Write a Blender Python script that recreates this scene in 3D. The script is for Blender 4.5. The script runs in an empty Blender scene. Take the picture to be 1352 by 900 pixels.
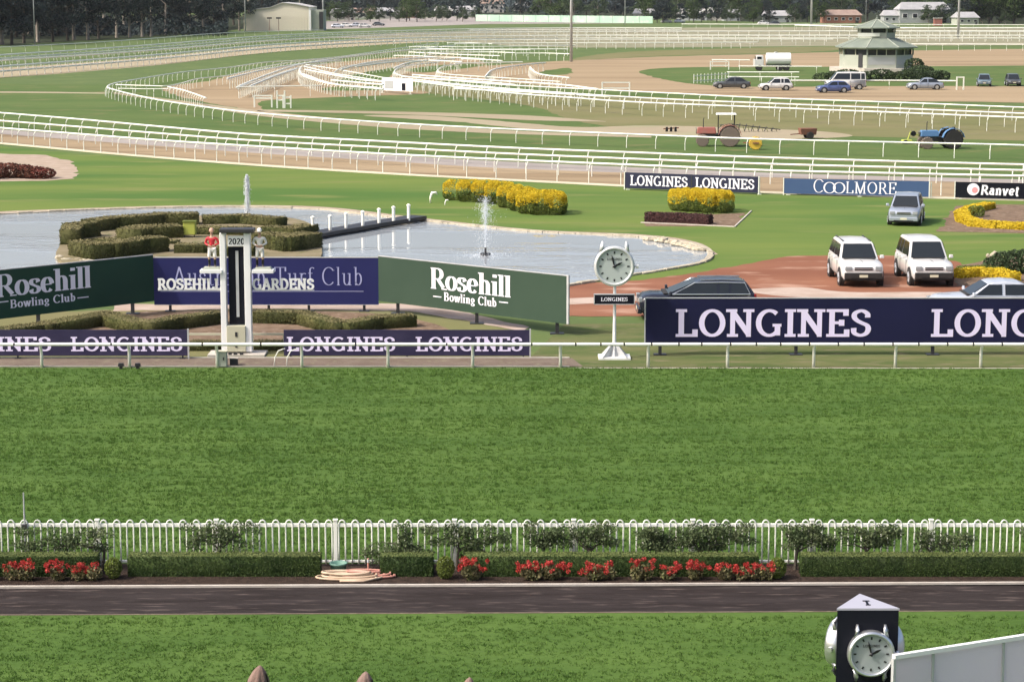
import bpy, math, random
import numpy as np
from mathutils import Vector, Matrix
random.seed(7); RNG = np.random.default_rng(11)
S = bpy.context.scene
COL = S.collection
# ------------------------------------------------------------------ camera
H = 12.5; F = 2900.0; PITCH = math.atan(460.0 / F)
cam_d = bpy.data.cameras.new('camera'); cam = bpy.data.objects.new('camera', cam_d); COL.objects.link(cam)
cam.location = (0, 0, H); cam.rotation_euler = (math.pi / 2 - PITCH, 0, 0)
cam_d.sensor_width = 36; cam_d.lens = 36 * F / 1352.0; cam_d.clip_start = 0.5; cam_d.clip_end = 20000
S.camera = cam
# ------------------------------------------------------------------ light
SUN_EL = math.radians(47); SUN_AZ = math.radians(-110)       # azimuth measured from +Y, clockwise seen from above (negative = left)
w = bpy.data.worlds.new('World'); S.world = w; w.use_nodes = True
nt = w.node_tree; nt.nodes.clear()
sky = nt.nodes.new('ShaderNodeTexSky'); sky.sky_type = 'NISHITA'; sky.sun_disc = False
sky.sun_elevation = SUN_EL; sky.sun_rotation = SUN_AZ; sky.altitude = 20; sky.air_density = 1.0; sky.dust_density = 7.0; sky.ozone_density = 1.0
bg = nt.nodes.new('ShaderNodeBackground'); bg.inputs[1].default_value = 0.15
wo = nt.nodes.new('ShaderNodeOutputWorld'); nt.links.new(sky.outputs[0], bg.inputs[0]); nt.links.new(bg.outputs[0], wo.inputs[0])
sun_d = bpy.data.lights.new('sun', 'SUN'); sun_d.energy = 2.35; sun_d.angle = math.radians(2.5); sun_d.color = (1.0, 0.955, 0.88)
sun = bpy.data.objects.new('sun', sun_d); COL.objects.link(sun)
sdir = Vector((math.sin(SUN_AZ) * math.cos(SUN_EL), math.cos(SUN_AZ) * math.cos(SUN_EL), math.sin(SUN_EL)))
sun.rotation_euler = sdir.to_track_quat('Z', 'Y').to_euler(); sun.location = sdir * 100
S.view_settings.view_transform = 'Standard'; S.view_settings.look = 'None'
S.view_settings.exposure = 0.62; S.view_settings.gamma = 1.0; S.view_settings.use_curve_mapping = False
S.render.resolution_x = 1024; S.render.resolution_y = 681

# ------------------------------------------------------------------ picture -> ground surveying (places where things stand)
CP, SP = math.cos(PITCH), math.sin(PITCH)
def ray(u, v):
    a = (u - 676.0) / F; b = -(v - 450.0) / F
    return Vector((a, CP + b * SP, -SP + b * CP))
def G(u, v, z=0.0):
    d = ray(u, v); t = (H - z) / -d.z
    return Vector((d.x * t, d.y * t, z))
def PY(u, v, Y):
    d = ray(u, v); t = Y / d.y
    return Vector((d.x * t, Y, H + d.z * t))
def pxm(v):                                  # photo pixels per metre for something standing on row v
    g = G(676, v); return F / (g.y * CP + H * SP)
def smooth(pts, n=6, closed=False):
    P = [Vector((p[0], p[1], 0)) for p in pts]; out = []
    N = len(P)
    segs = N if closed else N - 1
    for i in range(segs):
        if closed: p0, p1, p2, p3 = P[(i - 1) % N], P[i], P[(i + 1) % N], P[(i + 2) % N]
        else:
            p0 = P[i - 1] if i else P[0] * 2 - P[1]; p1 = P[i]; p2 = P[i + 1]; p3 = P[i + 2] if i + 2 < N else P[i + 1] * 2 - P[i]
        for k in range(n):
            t = k / n
            q = 0.5 * ((2 * p1) + (p2 - p0) * t + (2 * p0 - 5 * p1 + 4 * p2 - p3) * t * t + (3 * p1 - p0 - 3 * p2 + p3) * t ** 3)
            out.append((q.x, q.y))
    if not closed: out.append((P[-1].x, P[-1].y))
    return out

# ------------------------------------------------------------------ materials
def lin(c):
    return tuple(((x / 255.0) / 12.92 if x / 255.0 <= 0.04045 else ((x / 255.0 + 0.055) / 1.055) ** 2.4) for x in c)
MATS = {}
def mat(name, c1, c2=None, scale=3.0, rough=0.7, metal=0.0, bump=0.0, bscale=None, stretch=None, island=0.0, c3=None, detail=5.0, spec=0.5, coat=0.0, trans=0.0, big=None):
    """principled material; c1/c2 (linear albedo) mixed by noise in world metres, c3 a sparse third tone"""
    m = bpy.data.materials.new(name); m.use_nodes = True; MATS[name] = m
    n = m.node_tree; b = n.nodes['Principled BSDF']
    b.inputs['Roughness'].default_value = rough; b.inputs['Metallic'].default_value = metal
    b.inputs['Specular IOR Level'].default_value = spec
    if coat: b.inputs['Coat Weight'].default_value = coat; b.inputs['Coat Roughness'].default_value = 0.08
    b.inputs['Base Color'].default_value = (*c1, 1)
    geo = n.nodes.new('ShaderNodeNewGeometry'); mp = n.nodes.new('ShaderNodeMapping')
    n.links.new(geo.outputs['Position'], mp.inputs[0])
    if stretch: mp.inputs['Scale'].default_value = stretch
    last = None
    def mix(fac, a, bcol):
        mx = n.nodes.new('ShaderNodeMix'); mx.data_type = 'RGBA'
        n.links.new(fac, mx.inputs[0])
        if isinstance(a, tuple): mx.inputs[6].default_value = (*a, 1)
        else: n.links.new(a, mx.inputs[6])
        if isinstance(bcol, tuple): mx.inputs[7].default_value = (*bcol, 1)
        else: n.links.new(bcol, mx.inputs[7])
        return mx.outputs[2]
    def noise(sc, det=detail, lo=0.35, hi=0.65):
        t = n.nodes.new('ShaderNodeTexNoise'); t.inputs['Scale'].default_value = sc; t.inputs['Detail'].default_value = det
        n.links.new(mp.outputs[0], t.inputs['Vector'])
        r = n.nodes.new('ShaderNodeMapRange'); r.inputs[1].default_value = lo; r.inputs[2].default_value = hi
        n.links.new(t.outputs['Fac'], r.inputs[0]); return r.outputs[0], t.outputs['Fac']
    if c2:
        f, _ = noise(scale)
        last = mix(f, c1, c2)
    if big:
        f, _ = noise(big[0], 3.0); last = mix(f, last if last else c1, big[1])
        # keep half of the first pattern
    if c3:
        f, _ = noise(scale * 2.7, 4.0, 0.56, 0.70); last = mix(f, last if last else c1, c3)
    if island:
        mu = n.nodes.new('ShaderNodeHueSaturation')
        r = n.nodes.new('ShaderNodeMapRange'); r.inputs[3].default_value = 1 - island; r.inputs[4].default_value = 1 + island
        n.links.new(geo.outputs['Random Per Island'], r.inputs[0]); n.links.new(r.outputs[0], mu.inputs['Value'])
        if last: n.links.new(last, mu.inputs['Color'])
        else: mu.inputs['Color'].default_value = (*c1, 1)
        last = mu.outputs[0]
    if last: n.links.new(last, b.inputs['Base Color'])
    if bump:
        _, fac = noise(bscale or scale * 4)
        bp = n.nodes.new('ShaderNodeBump'); bp.inputs['Strength'].default_value = bump; bp.inputs['Distance'].default_value = 0.05
        n.links.new(fac, bp.inputs['Height']); n.links.new(bp.outputs[0], b.inputs['Normal'])
    if trans:
        tr = n.nodes.new('ShaderNodeBsdfTranslucent'); ms = n.nodes.new('ShaderNodeMixShader'); ms.inputs[0].default_value = trans
        if last: n.links.new(last, tr.inputs[0])
        else: tr.inputs[0].default_value = (*c1, 1)
        out = n.nodes['Material Output']
        n.links.new(b.outputs[0], ms.inputs[1]); n.links.new(tr.outputs[0], ms.inputs[2]); n.links.new(ms.outputs[0], out.inputs[0])
    return m

M = {}
M['ground'] = mat('ground_grass', (.075, .115, .036), (.095, .132, .044), 0.12, 0.9, bump=.5, bscale=3, c3=(.125, .16, .05), spec=.15)
M['course'] = mat('course_grass', (.052, .100, .020), (.075, .130, .028), 0.5, 0.9, bump=.8, bscale=9, stretch=(.5, 1, 1), spec=.1)
M['blade'] = mat('grass_blades', (.070, .145, .026), (.104, .178, .037), 1.6, 0.75, island=.3, stretch=(.45, 2.2, 1), spec=.15, trans=.3, c3=(.090, .150, .036))
M['lawn'] = mat('infield_lawn', (.066, .128, .028), (.125, .17, .040), 0.13, 0.9, bump=.8, bscale=2.5, stretch=(.3, 1.1, 1), c3=(.145, .17, .052), spec=.1)
M['lawn_dark'] = mat('shaded_turf', (.068, .112, .032), (.092, .132, .040), 0.09, 0.9, bump=.5, bscale=1.5, c3=(.125, .135, .052), spec=.1)  # infield turf of a darker green
M['lawn_dry'] = mat('dry_turf', (.175, .16, .078), (.135, .14, .058), 0.08, 0.9, bump=.4, bscale=1.5, c3=(.17, .155, .085), spec=.1)
M['dirt'] = mat('tan_dirt', (.255, .192, .118), (.31, .238, .152), 0.06, 0.95, bump=.3, bscale=1.2, c3=(.20, .145, .09), spec=.1, stretch=(.12, 1, 1))
M['dirt_pale'] = mat('pale_sand', (.27, .23, .155), (.33, .28, .20), 0.05, 0.95, bump=.3, bscale=1.2, c3=(.27, .26, .16), spec=.1)
M['grey_track'] = mat('grey_synthetic', (.26, .235, .22), (.31, .28, .26), 0.2, 0.95, bump=.2, bscale=2, spec=.1)
M['red_road'] = mat('red_gravel', (.185, .078, .048), (.24, .11, .068), 0.25, 0.95, bump=.4, bscale=5, c3=(.36, .22, .16), stretch=(.45, 1, 1), spec=.1)
M['pale_gravel'] = mat('pale_gravel', (.34, .26, .21), (.42, .34, .29), 0.8, 0.95, bump=.4, bscale=8, spec=.1)
M['path'] = mat('dark_path', (.020, .015, .014), (.034, .027, .026), 1.6, 0.9, bump=.8, bscale=14, stretch=(.3, 1.6, 1), c3=(.085, .066, .060), spec=.15)
M['mulch'] = mat('mulch', (.030, .021, .017), (.055, .038, .030), 6, 0.95, bump=1.0, bscale=25, spec=.1)
M['soil'] = mat('garden_soil', (.13, .09, .062), (.19, .135, .095), 1.5, 0.95, bump=.7, bscale=8, c3=(.26, .20, .16), spec=.1)
M['dry_ground'] = mat('dry_ground', (.17, .145, .085), (.22, .185, .12), .6, .95, bump=.5, bscale=6, c3=(.12, .125, .055), spec=.1)
M['gravel_bed'] = mat('gravel_bed', (.30, .235, .18), (.37, .30, .24), 1.2, 0.95, bump=.6, bscale=9, spec=.1)
M['leaf_litter'] = mat('leaf_litter', (.020, .028, .016), (.035, .042, .024), .08, .95, c3=(.06, .06, .04), spec=.05)
M['pale_edge'] = mat('pale_sand_edge', (.55, .50, .38), (.48, .43, .32), .3, .9)
M['far_sand'] = mat('far_sand', (.205, .20, .135), (.25, .235, .165), .05, .95, c3=(.16, .18, .10), spec=.05)
M['verge'] = mat('rough_verge', (.075, .105, .036), (.13, .135, .060), .9, 0.95, bump=.9, bscale=9, stretch=(.35, 1, 1), c3=(.17, .15, .09), spec=.05)
M['strip'] = mat('brown_strip', (.13, .10, .08), (.17, .135, .11), 1.5, 0.95, bump=.5, bscale=9, c3=(.20, .18, .12), spec=.1)
M['concrete'] = mat('concrete', (.42, .38, .33), (.50, .46, .41), 2.5, 0.9, bump=.2, bscale=20)
M['stone'] = mat('pond_stone', (.34, .30, .22), (.44, .39, .30), 2.5, 0.9, bump=.6, bscale=9, c3=(.16, .15, .10))
M['white'] = mat('white_paint', (.84, .84, .77), (.80, .80, .72), 2.0, 0.45, spec=.4)
M['white_far'] = mat('white_plastic_rail', (.74, .75, .69), (.68, .70, .62), 0.6, 0.5, spec=.3)
M['white_clean'] = mat('white_enamel', (.80, .80, .80), None, rough=.35)
M['cream'] = mat('cream_paint', (.52, .50, .38), (.46, .45, .33), 1.5, 0.6)
M['black'] = mat('black_paint', (.012, .012, .014), None, rough=.35)
M['rubber'] = mat('rubber', (.022, .021, .021), None, rough=.85)
M['dark_metal'] = mat('dark_metal', (.05, .05, .055), None, rough=.5, metal=.5)
M['steel'] = mat('galvanised_steel', (.50, .51, .52), (.44, .45, .46), 2, 0.5, metal=.2)
M['silver'] = mat('polished_silver', (.66, .68, .70), None, rough=.28, metal=.85)
M['dial'] = mat('grey_dial', (.27, .31, .31), (.31, .34, .34), 3, 0.5)
M['dial_white'] = mat('white_dial', (.42, .47, .45), None, rough=.5)
M['navy'] = mat('navy_vinyl', (.009, .010, .040), (.012, .013, .050), .6, 0.55, spec=.2, bump=.25, bscale=1.1)
M['navy_faded'] = mat('faded_navy_mesh', (.027, .024, .060), (.038, .033, .074), 1.5, 0.75, spec=.2, bump=.4, bscale=2.0)
M['navy_small'] = mat('dark_navy_vinyl', (.022, .025, .055), None, rough=.5, spec=.3)
M['royal'] = mat('royal_blue_vinyl', (.015, .018, .098), (.019, .023, .112), .6, 0.55, spec=.3, bump=.25, bscale=.9)
M['bottle'] = mat('bottle_green_vinyl', (.012, .050, .032), (.015, .060, .038), .6, 0.55, spec=.3, bump=.25, bscale=.9)
M['sage'] = mat('grey_green_vinyl', (.030, .058, .038), (.036, .066, .044), .6, 0.55, spec=.3, bump=.25, bscale=.9)  # bottle green vinyl with sun glare mixed into its colour
M['steel_blue'] = mat('steel_blue_vinyl', (.045, .085, .19), (.05, .092, .20), .6, 0.5, spec=.35)
M['wall_white'] = mat('white_panel_sheet', (.80, .76, .82), (.84, .80, .86), .5, .5, trans=.5)
M['wall_grey_light'] = mat('pale_grey_sheet', (.36, .36, .42), None, rough=.5)
M['silver_paint'] = mat('silver_paint', (.60, .62, .62), None, rough=.4, metal=.3)
M['ink'] = mat('black_vinyl', (.007, .008, .014), None, rough=.6, spec=.15)
M['print'] = mat('white_print', (.85, .83, .92), None, rough=.6)
M['print_lilac'] = mat('lilac_print', (.76, .69, .92), None, rough=.6)
M['print_pale'] = mat('pale_print', (.36, .38, .62), None, rough=.6)
M['print_pink'] = mat('pink_print', (.72, .30, .32), None, rough=.6)
M['car_white'] = mat('white_car_paint', (.64, .64, .63), None, rough=.3, coat=.6)
M['car_silver'] = mat('silver_car_paint', (.34, .38, .45), None, rough=.35, metal=.4, coat=.6)
M['car_pale'] = mat('pale_silver_car_paint', (.55, .58, .64), None, rough=.35, metal=.3, coat=.6)
M['car_black'] = mat('black_car_paint', (.012, .014, .024), None, rough=.25, coat=.5, spec=.3)
M['car_blue'] = mat('blue_car_paint', (.07, .10, .24), None, rough=.3, coat=.6)
M['car_dark'] = mat('dark_grey_car_paint', (.06, .065, .07), None, rough=.3, coat=.6)
M['car_teal'] = mat('grey_teal_car_paint', (.12, .17, .20), None, rough=.3, coat=.6)
M['glass'] = mat('car_glass', (.016, .020, .024), None, rough=.08, spec=.5)
M['lamp'] = mat('headlamp_glass', (.26, .28, .29), None, rough=.12, spec=.8)
M['tail'] = mat('tail_lamp', (.25, .01, .01), None, rough=.2)
M['plate'] = mat('number_plate', (.62, .60, .45), None, rough=.5)
M['tractor_red'] = mat('red_tractor_paint', (.34, .11, .09), (.28, .13, .10), 2, .5)
M['tractor_blue'] = mat('blue_tractor_paint', (.09, .20, .38), None, rough=.55)
M['yellow'] = mat('yellow_paint', (.62, .42, .04), (.52, .34, .05), 2, .5)
M['rust'] = mat('rusty_brown', (.20, .085, .05), (.14, .06, .04), 2, .85)
M['mud'] = mat('muddy_rubber', (.15, .12, .10), None, rough=.95)
M['red_cloth'] = mat('red_silks', (.52, .025, .04), None, rough=.6)
M['white_cloth'] = mat('white_silks', (.74, .72, .68), None, rough=.6)
M['skin'] = mat('painted_skin', (.48, .30, .22), None, rough=.6)
M['hose'] = mat('tan_hose', (.48, .35, .24), (.56, .44, .32), 4, .6)
M['hose_pink'] = mat('pink_hose', (.46, .20, .16), (.52, .27, .21), 4, .6)
M['tub'] = mat('green_tub', (.12, .24, .19), None, rough=.5)
M['lime'] = mat('lime_box', (.36, .40, .07), None, rough=.5)
M['canvas'] = mat('brown_canvas', (.17, .11, .09), (.22, .15, .125), 6, .9, bump=.3, bscale=30)
M['roof_green'] = mat('sage_roof', (.15, .18, .15), (.19, .22, .18), .6, .7)
M['wall_sage'] = mat('pale_sage_wall', (.32, .35, .29), (.38, .40, .34), .6, .8)
M['wall_grey'] = mat('grey_wall', (.34, .36, .36), None, rough=.8)
M['hall'] = mat('cream_cladding', (.66, .60, .47), (.72, .66, .53), .08, .7)
M['hall_roof'] = mat('pale_roof_sheet', (.44, .43, .41), None, rough=.6)
M['brick'] = mat('orange_brick', (.27, .12, .08), (.33, .16, .11), .5, .9)
M['tile'] = mat('brown_roof_tile', (.24, .17, .14), (.30, .22, .18), .5, .9)
M['tile_grey'] = mat('grey_roof', (.28, .28, .29), (.34, .34, .35), .5, .9)
M['render'] = mat('pale_render', (.40, .38, .35), (.33, .32, .30), .3, .85)
M['screen'] = mat('green_shade_cloth', (.30, .50, .37), (.42, .58, .45), .12, .8, c3=(.55, .66, .52))
M['bark'] = mat('grey_bark', (.22, .19, .16), (.30, .27, .23), 1.5, .95, bump=.5)
M['bark_dark'] = mat('dark_bark', (.05, .042, .034), (.08, .066, .05), 6, .95, bump=.5)
M['leaf_gum'] = mat('gum_foliage', (.030, .044, .040), (.044, .060, .048), .25, .8, island=.5, trans=.2, spec=.2)
M['leaf_pine'] = mat('dark_foliage', (.020, .031, .034), (.032, .046, .042), .25, .8, island=.5, trans=.15, spec=.2)
M['leaf_mid'] = mat('mid_foliage', (.040, .065, .030), (.060, .088, .040), .25, .8, island=.5, trans=.2, spec=.2)
M['leaf_hedge'] = mat('hedge_foliage', (.030, .056, .014), (.055, .088, .022), 3, .7, island=.45, trans=.15, spec=.25)
M['top_hedge'] = mat('fresh_hedge_tips', (.12, .155, .05), (.16, .19, .07), 3, .7, island=.3, trans=.2, spec=.2)  # sunlight on the box hedge tops, put into a lighter leaf colour
M['top_olive'] = mat('dry_clipped_tips', (.17, .15, .07), (.21, .19, .09), 1.5, .8, island=.3, trans=.1, spec=.2)  # sunlight on the olive hedge tops, put into a tan leaf colour
M['leaf_olive'] = mat('olive_hedge_foliage', (.060, .070, .022), (.10, .098, .036), .8, .8, island=.35, trans=.15, spec=.2)
M['leaf_rose'] = mat('rose_foliage', (.075, .112, .046), (.125, .155, .075), 3, .7, island=.5, trans=.25, spec=.25)
M['leaf_yellow'] = mat('golden_foliage', (.56, .41, .02), (.62, .47, .03), 1.0, .7, island=.12, trans=.2, spec=.2)
M['leaf_lime'] = mat('yellow_green_foliage', (.11, .15, .030), (.15, .18, .04), 1.5, .7, island=.3, trans=.2, spec=.2)
M['leaf_maroon'] = mat('maroon_foliage', (.055, .028, .028), (.085, .04, .038), 2, .8, island=.4, trans=.1, spec=.2)
M['leaf_red'] = mat('red_brown_foliage', (.16, .045, .035), (.09, .05, .03), 1.2, .8, island=.5, trans=.1, spec=.2)
M['petal'] = mat('red_petals', (.40, .030, .026), (.52, .055, .045), 6, .6, island=.3, trans=.3)
M['leaf_flower'] = mat('flower_foliage', (.10, .11, .035), (.16, .13, .06), 6, .7, island=.45, trans=.2)
# water: pale base raised to imitate reflected sky brightness, mirror-like surface with a light ripple
wm = bpy.data.materials.new('pond_water'); wm.use_nodes = True; M['water'] = wm
b = wm.node_tree.nodes['Principled BSDF']; b.inputs['Base Color'].default_value = (.33, .36, .39, 1); b.inputs['Roughness'].default_value = .015
b.inputs['IOR'].default_value = 2.0; b.inputs['Specular IOR Level'].default_value = .9
tx = wm.node_tree.nodes.new('ShaderNodeTexNoise'); tx.inputs['Scale'].default_value = 1.6; tx.inputs['Detail'].default_value = 4
gg = wm.node_tree.nodes.new('ShaderNodeNewGeometry'); wm.node_tree.links.new(gg.outputs['Position'], tx.inputs['Vector'])
bp = wm.node_tree.nodes.new('ShaderNodeBump'); bp.inputs['Strength'].default_value = .32; bp.inputs['Distance'].default_value = .05
t2 = wm.node_tree.nodes.new('ShaderNodeTexNoise'); t2.inputs['Scale'].default_value = .07; t2.inputs['Detail'].default_value = 3
m2_ = wm.node_tree.nodes.new('ShaderNodeMapping'); m2_.inputs['Scale'].default_value = (1, 2.5, 1); wm.node_tree.links.new(gg.outputs['Position'], m2_.inputs[0]); wm.node_tree.links.new(m2_.outputs[0], t2.inputs['Vector'])
r2_ = wm.node_tree.nodes.new('ShaderNodeMapRange'); r2_.inputs[1].default_value = .47; r2_.inputs[2].default_value = .60; r2_.inputs[3].default_value = .12; r2_.inputs[4].default_value = 2.6; wm.node_tree.links.new(t2.outputs['Fac'], r2_.inputs[0])
x2_ = wm.node_tree.nodes.new('ShaderNodeMath'); x2_.operation = 'MULTIPLY'; wm.node_tree.links.new(tx.outputs['Fac'], x2_.inputs[0]); wm.node_tree.links.new(r2_.outputs[0], x2_.inputs[1])
wm.node_tree.links.new(x2_.outputs[0], bp.inputs['Height']); wm.node_tree.links.new(bp.outputs[0], b.inputs['Normal'])
# spray
sm = bpy.data.materials.new('water_spray'); sm.use_nodes = True; M['spray'] = sm
b = sm.node_tree.nodes['Principled BSDF']; b.inputs['Base Color'].default_value = (.85, .9, .95, 1); b.inputs['Roughness'].default_value = .3; b.inputs['Alpha'].default_value = .32

# ------------------------------------------------------------------ mesh building
class MB:
    def __init__(s): s.v = []; s.f = []
    def add(s, vs, fs):
        o = len(s.v); s.v += [tuple(p) for p in vs]; s.f += [tuple(i + o for i in q) for q in fs]; return s
    def box(s, c, d, rz=0.0, top=1.0, R=None):
        hx, hy, hz = d[0] / 2, d[1] / 2, d[2] / 2
        vs = [Vector((x * hx * (top if z > 0 else 1), y * hy * (top if z > 0 else 1), z * hz)) for z in (-1, 1) for y in (-1, 1) for x in (-1, 1)]
        if R is None: R = Matrix.Rotation(rz, 3, 'Z')
        vs = [R @ p + Vector(c) for p in vs]
        return s.add(vs, [(0, 2, 3, 1), (4, 5, 7, 6), (0, 1, 5, 4), (2, 6, 7, 3), (0, 4, 6, 2), (1, 3, 7, 5)])
    def beam(s, a, b2, wd, ht):
        a = Vector(a); b2 = Vector(b2); x = (b2 - a); L = x.length; x.normalize()
        y = Vector((0, 0, 1)).cross(x)
        if y.length < 1e-3: y = Vector((0, 1, 0))
        y.normalize(); z = x.cross(y); R = Matrix((x, y, z)).transposed()
        return s.box((a + b2) / 2, (L, wd, ht), R=R)
    def tube(s, pts, r, n=8, closed=False, caps=True, sq=1.0):
        P = [Vector(p) for p in pts]; N = len(P); rings = []
        rr = r if isinstance(r, (list, tuple)) else [r] * N
        up = Vector((0, 0, 1))
        for i, p in enumerate(P):
            if closed: t = P[(i + 1) % N] - P[i - 1]
            else: t = P[min(i + 1, N - 1)] - P[max(i - 1, 0)]
            t.normalize()
            a = t.cross(up)
            if a.length < .05: a = t.cross(Vector((0, 1, 0)))
            a.normalize(); c = a.cross(t)
            rings.append([p + (a * math.cos(2 * math.pi * k / n) * sq + c * math.sin(2 * math.pi * k / n)) * rr[i] for k in range(n)])
        vs = [q for rg in rings for q in rg]; fs = []
        for i in range(N if closed else N - 1):
            j = (i + 1) % N
            for k in range(n):
                l = (k + 1) % n; fs.append((i * n + k, i * n + l, j * n + l, j * n + k))
        if caps and not closed: fs.append(tuple(range(n))[::-1]); fs.append(tuple((N - 1) * n + k for k in range(n)))
        return s.add(vs, fs)
    def cyl(s, c, r, h, n=16, r2=None, axis='Z'):
        r2 = r if r2 is None else r2; c = Vector(c); vs = []
        for z, q in ((0, r), (h, r2)):
            for k in range(n):
                a = 2 * math.pi * k / n; p = (q * math.cos(a), q * math.sin(a), z)
                if axis == 'Y': p = (p[0], p[2], p[1])
                if axis == 'X': p = (p[2], p[0], p[1])
                vs.append(c + Vector(p))
        fs = [(k, (k + 1) % n, n + (k + 1) % n, n + k) for k in range(n)] + [tuple(range(n))[::-1], tuple(range(n, 2 * n))]
        return s.add(vs, fs)
    def lathe(s, c, prof, n=16, axis='Z'):
        c = Vector(c); vs = []
        for r, z in prof:
            for k in range(n):
                a = 2 * math.pi * k / n; p = (r * math.cos(a), r * math.sin(a), z)
                if axis == 'Y': p = (p[0], p[2], p[1])
                vs.append(c + Vector(p))
        N = len(prof); fs = []
        for i in range(N - 1):
            for k in range(n):
                l = (k + 1) % n; fs.append((i * n + k, i * n + l, (i + 1) * n + l, (i + 1) * n + k))
        fs.append(tuple(range(n))[::-1]); fs.append(tuple((N - 1) * n + k for k in range(n)))
        return s.add(vs, fs)
    def prism(s, poly, z0, z1):
        n = len(poly); vs = [(p[0], p[1], z0) for p in poly] + [(p[0], p[1], z1) for p in poly]
        return s.add(vs, [tuple(range(n))[::-1], tuple(range(n, 2 * n))] + [(k, (k + 1) % n, n + (k + 1) % n, n + k) for k in range(n)])
    def sheet(s, pts): return s.add(pts, [tuple(range(len(pts)))])
    def ribbon(s, pts, wd, z=None):
        P = [Vector(p) for p in pts]; vs = []; N = len(P)
        for i, p in enumerate(P):
            t = P[min(i + 1, N - 1)] - P[max(i - 1, 0)]; t.z = 0; t.normalize(); nrm = Vector((-t.y, t.x, 0))
            a = p + nrm * wd / 2; c = p - nrm * wd / 2
            if z is not None: a.z = c.z = z
            vs += [a, c]
        return s.add(vs, [(2 * i, 2 * i + 1, 2 * i + 3, 2 * i + 2) for i in range(N - 1)])
    def build(s, name, m, parent=None, org=(0, 0, 0), sm=False, bevel=0.0, autosm=True):
        me = bpy.data.meshes.new(name)
        ox, oy, oz = org
        me.from_pydata([(a - ox, b3 - oy, c - oz) for a, b3, c in s.v], [], s.f); me.update()
        me.materials.append(M[m] if isinstance(m, str) else m)
        if sm:
            for p in me.polygons: p.use_smooth = True
        o = bpy.data.objects.new(name, me); COL.objects.link(o)
        if parent: o.parent = parent
        else: o.location = org
        if bevel:
            bv = o.modifiers.new('bevel', 'BEVEL'); bv.width = bevel; bv.segments = 2; bv.limit_method = 'ANGLE'
        return o
ONES = 'zeroth first second third fourth fifth sixth seventh eighth ninth tenth eleventh twelfth thirteenth fourteenth fifteenth sixteenth seventeenth eighteenth nineteenth'.split()
TENS = {2: 'twent', 3: 'thirt', 4: 'fort', 5: 'fift', 6: 'sixt', 7: 'sevent'}
def nth(n):
    if n < 20: return ONES[n]
    return TENS[n // 10] + ('ieth' if n % 10 == 0 else 'y-' + ONES[n % 10])
COUNT = {}
def place_word(key, u):
    if u < -6: return 'out past the left edge, '
    if u > 1358: return 'out past the right edge, '
    COUNT[key] = COUNT.get(key, 0) + 1; return nth(COUNT[key]) + ' from the left, '
def tag(o, label=None, cat=None, group=None, kind=None):
    if label: o['label'] = label
    if cat: o['category'] = cat
    if group: o['group'] = group
    if kind: o['kind'] = kind
    return o
def thing(name, loc, label, cat, group=None, rz=0.0):
    o = bpy.data.objects.new(name, None); o.empty_display_size = .2; COL.objects.link(o)
    o.location = loc; o.rotation_euler = (0, 0, rz); return tag(o, label, cat, group)
def inst(src, name, parent, loc=(0, 0, 0), rz=0.0, sc=(1, 1, 1)):
    o = src.copy(); o.name = name; COL.objects.link(o); o.parent = parent; o.location = loc; o.rotation_euler = (0, 0, rz); o.scale = sc; return o
def struct(o): o['kind'] = 'structure'; return o
def copy_tree(o, parent=None):
    c = o.copy(); COL.objects.link(c)
    if parent: c.parent = parent
    for ch in [x for x in COL.objects if x.parent == o]: copy_tree(ch, c)
    return c
def np_mesh(name, V, Fq, m, parent=None, loc=(0, 0, 0), m2=None, idx=None):
    """V (n,3), Fq (k,3|4)"""
    me = bpy.data.meshes.new(name); k = Fq.shape[1]
    me.vertices.add(len(V)); me.vertices.foreach_set('co', V.astype(np.float32).ravel())
    me.loops.add(Fq.size); me.loops.foreach_set('vertex_index', Fq.astype(np.int32).ravel())
    me.polygons.add(len(Fq)); me.polygons.foreach_set('loop_start', np.arange(0, Fq.size, k, dtype=np.int32))
    me.update(calc_edges=True); me.materials.append(M[m] if isinstance(m, str) else m)
    if m2: me.materials.append(M[m2]); me.polygons.foreach_set('material_index', idx.astype(np.int32))
    o = bpy.data.objects.new(name, me); COL.objects.link(o); o.location = loc
    if parent: o.parent = parent
    return o
def leaves(P, size, jit=.35, N=None, tilt=.55):
    """quads at points P, facing roughly along N where given"""
    n = len(P); a = RNG.normal(size=(n, 3))
    if N is not None:
        q = N + RNG.normal(size=(n, 3)) * tilt; q /= np.linalg.norm(q, axis=1)[:, None] + 1e-9; a -= (a * q).sum(1)[:, None] * q
    a /= np.linalg.norm(a, axis=1)[:, None] + 1e-9
    if N is not None: b = np.cross(q, a)
    else: b = RNG.normal(size=(n, 3)); b -= (b * a).sum(1)[:, None] * a; b /= np.linalg.norm(b, axis=1)[:, None] + 1e-9
    s = size * (1 + jit * RNG.uniform(-1, 1, n))[:, None]
    V = np.stack([P - a * s * .5, P + b * s * .32, P + a * s * .5, P - b * s * .32], 1).reshape(-1, 3)
    return V, np.arange(4 * n).reshape(-1, 4)

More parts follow.
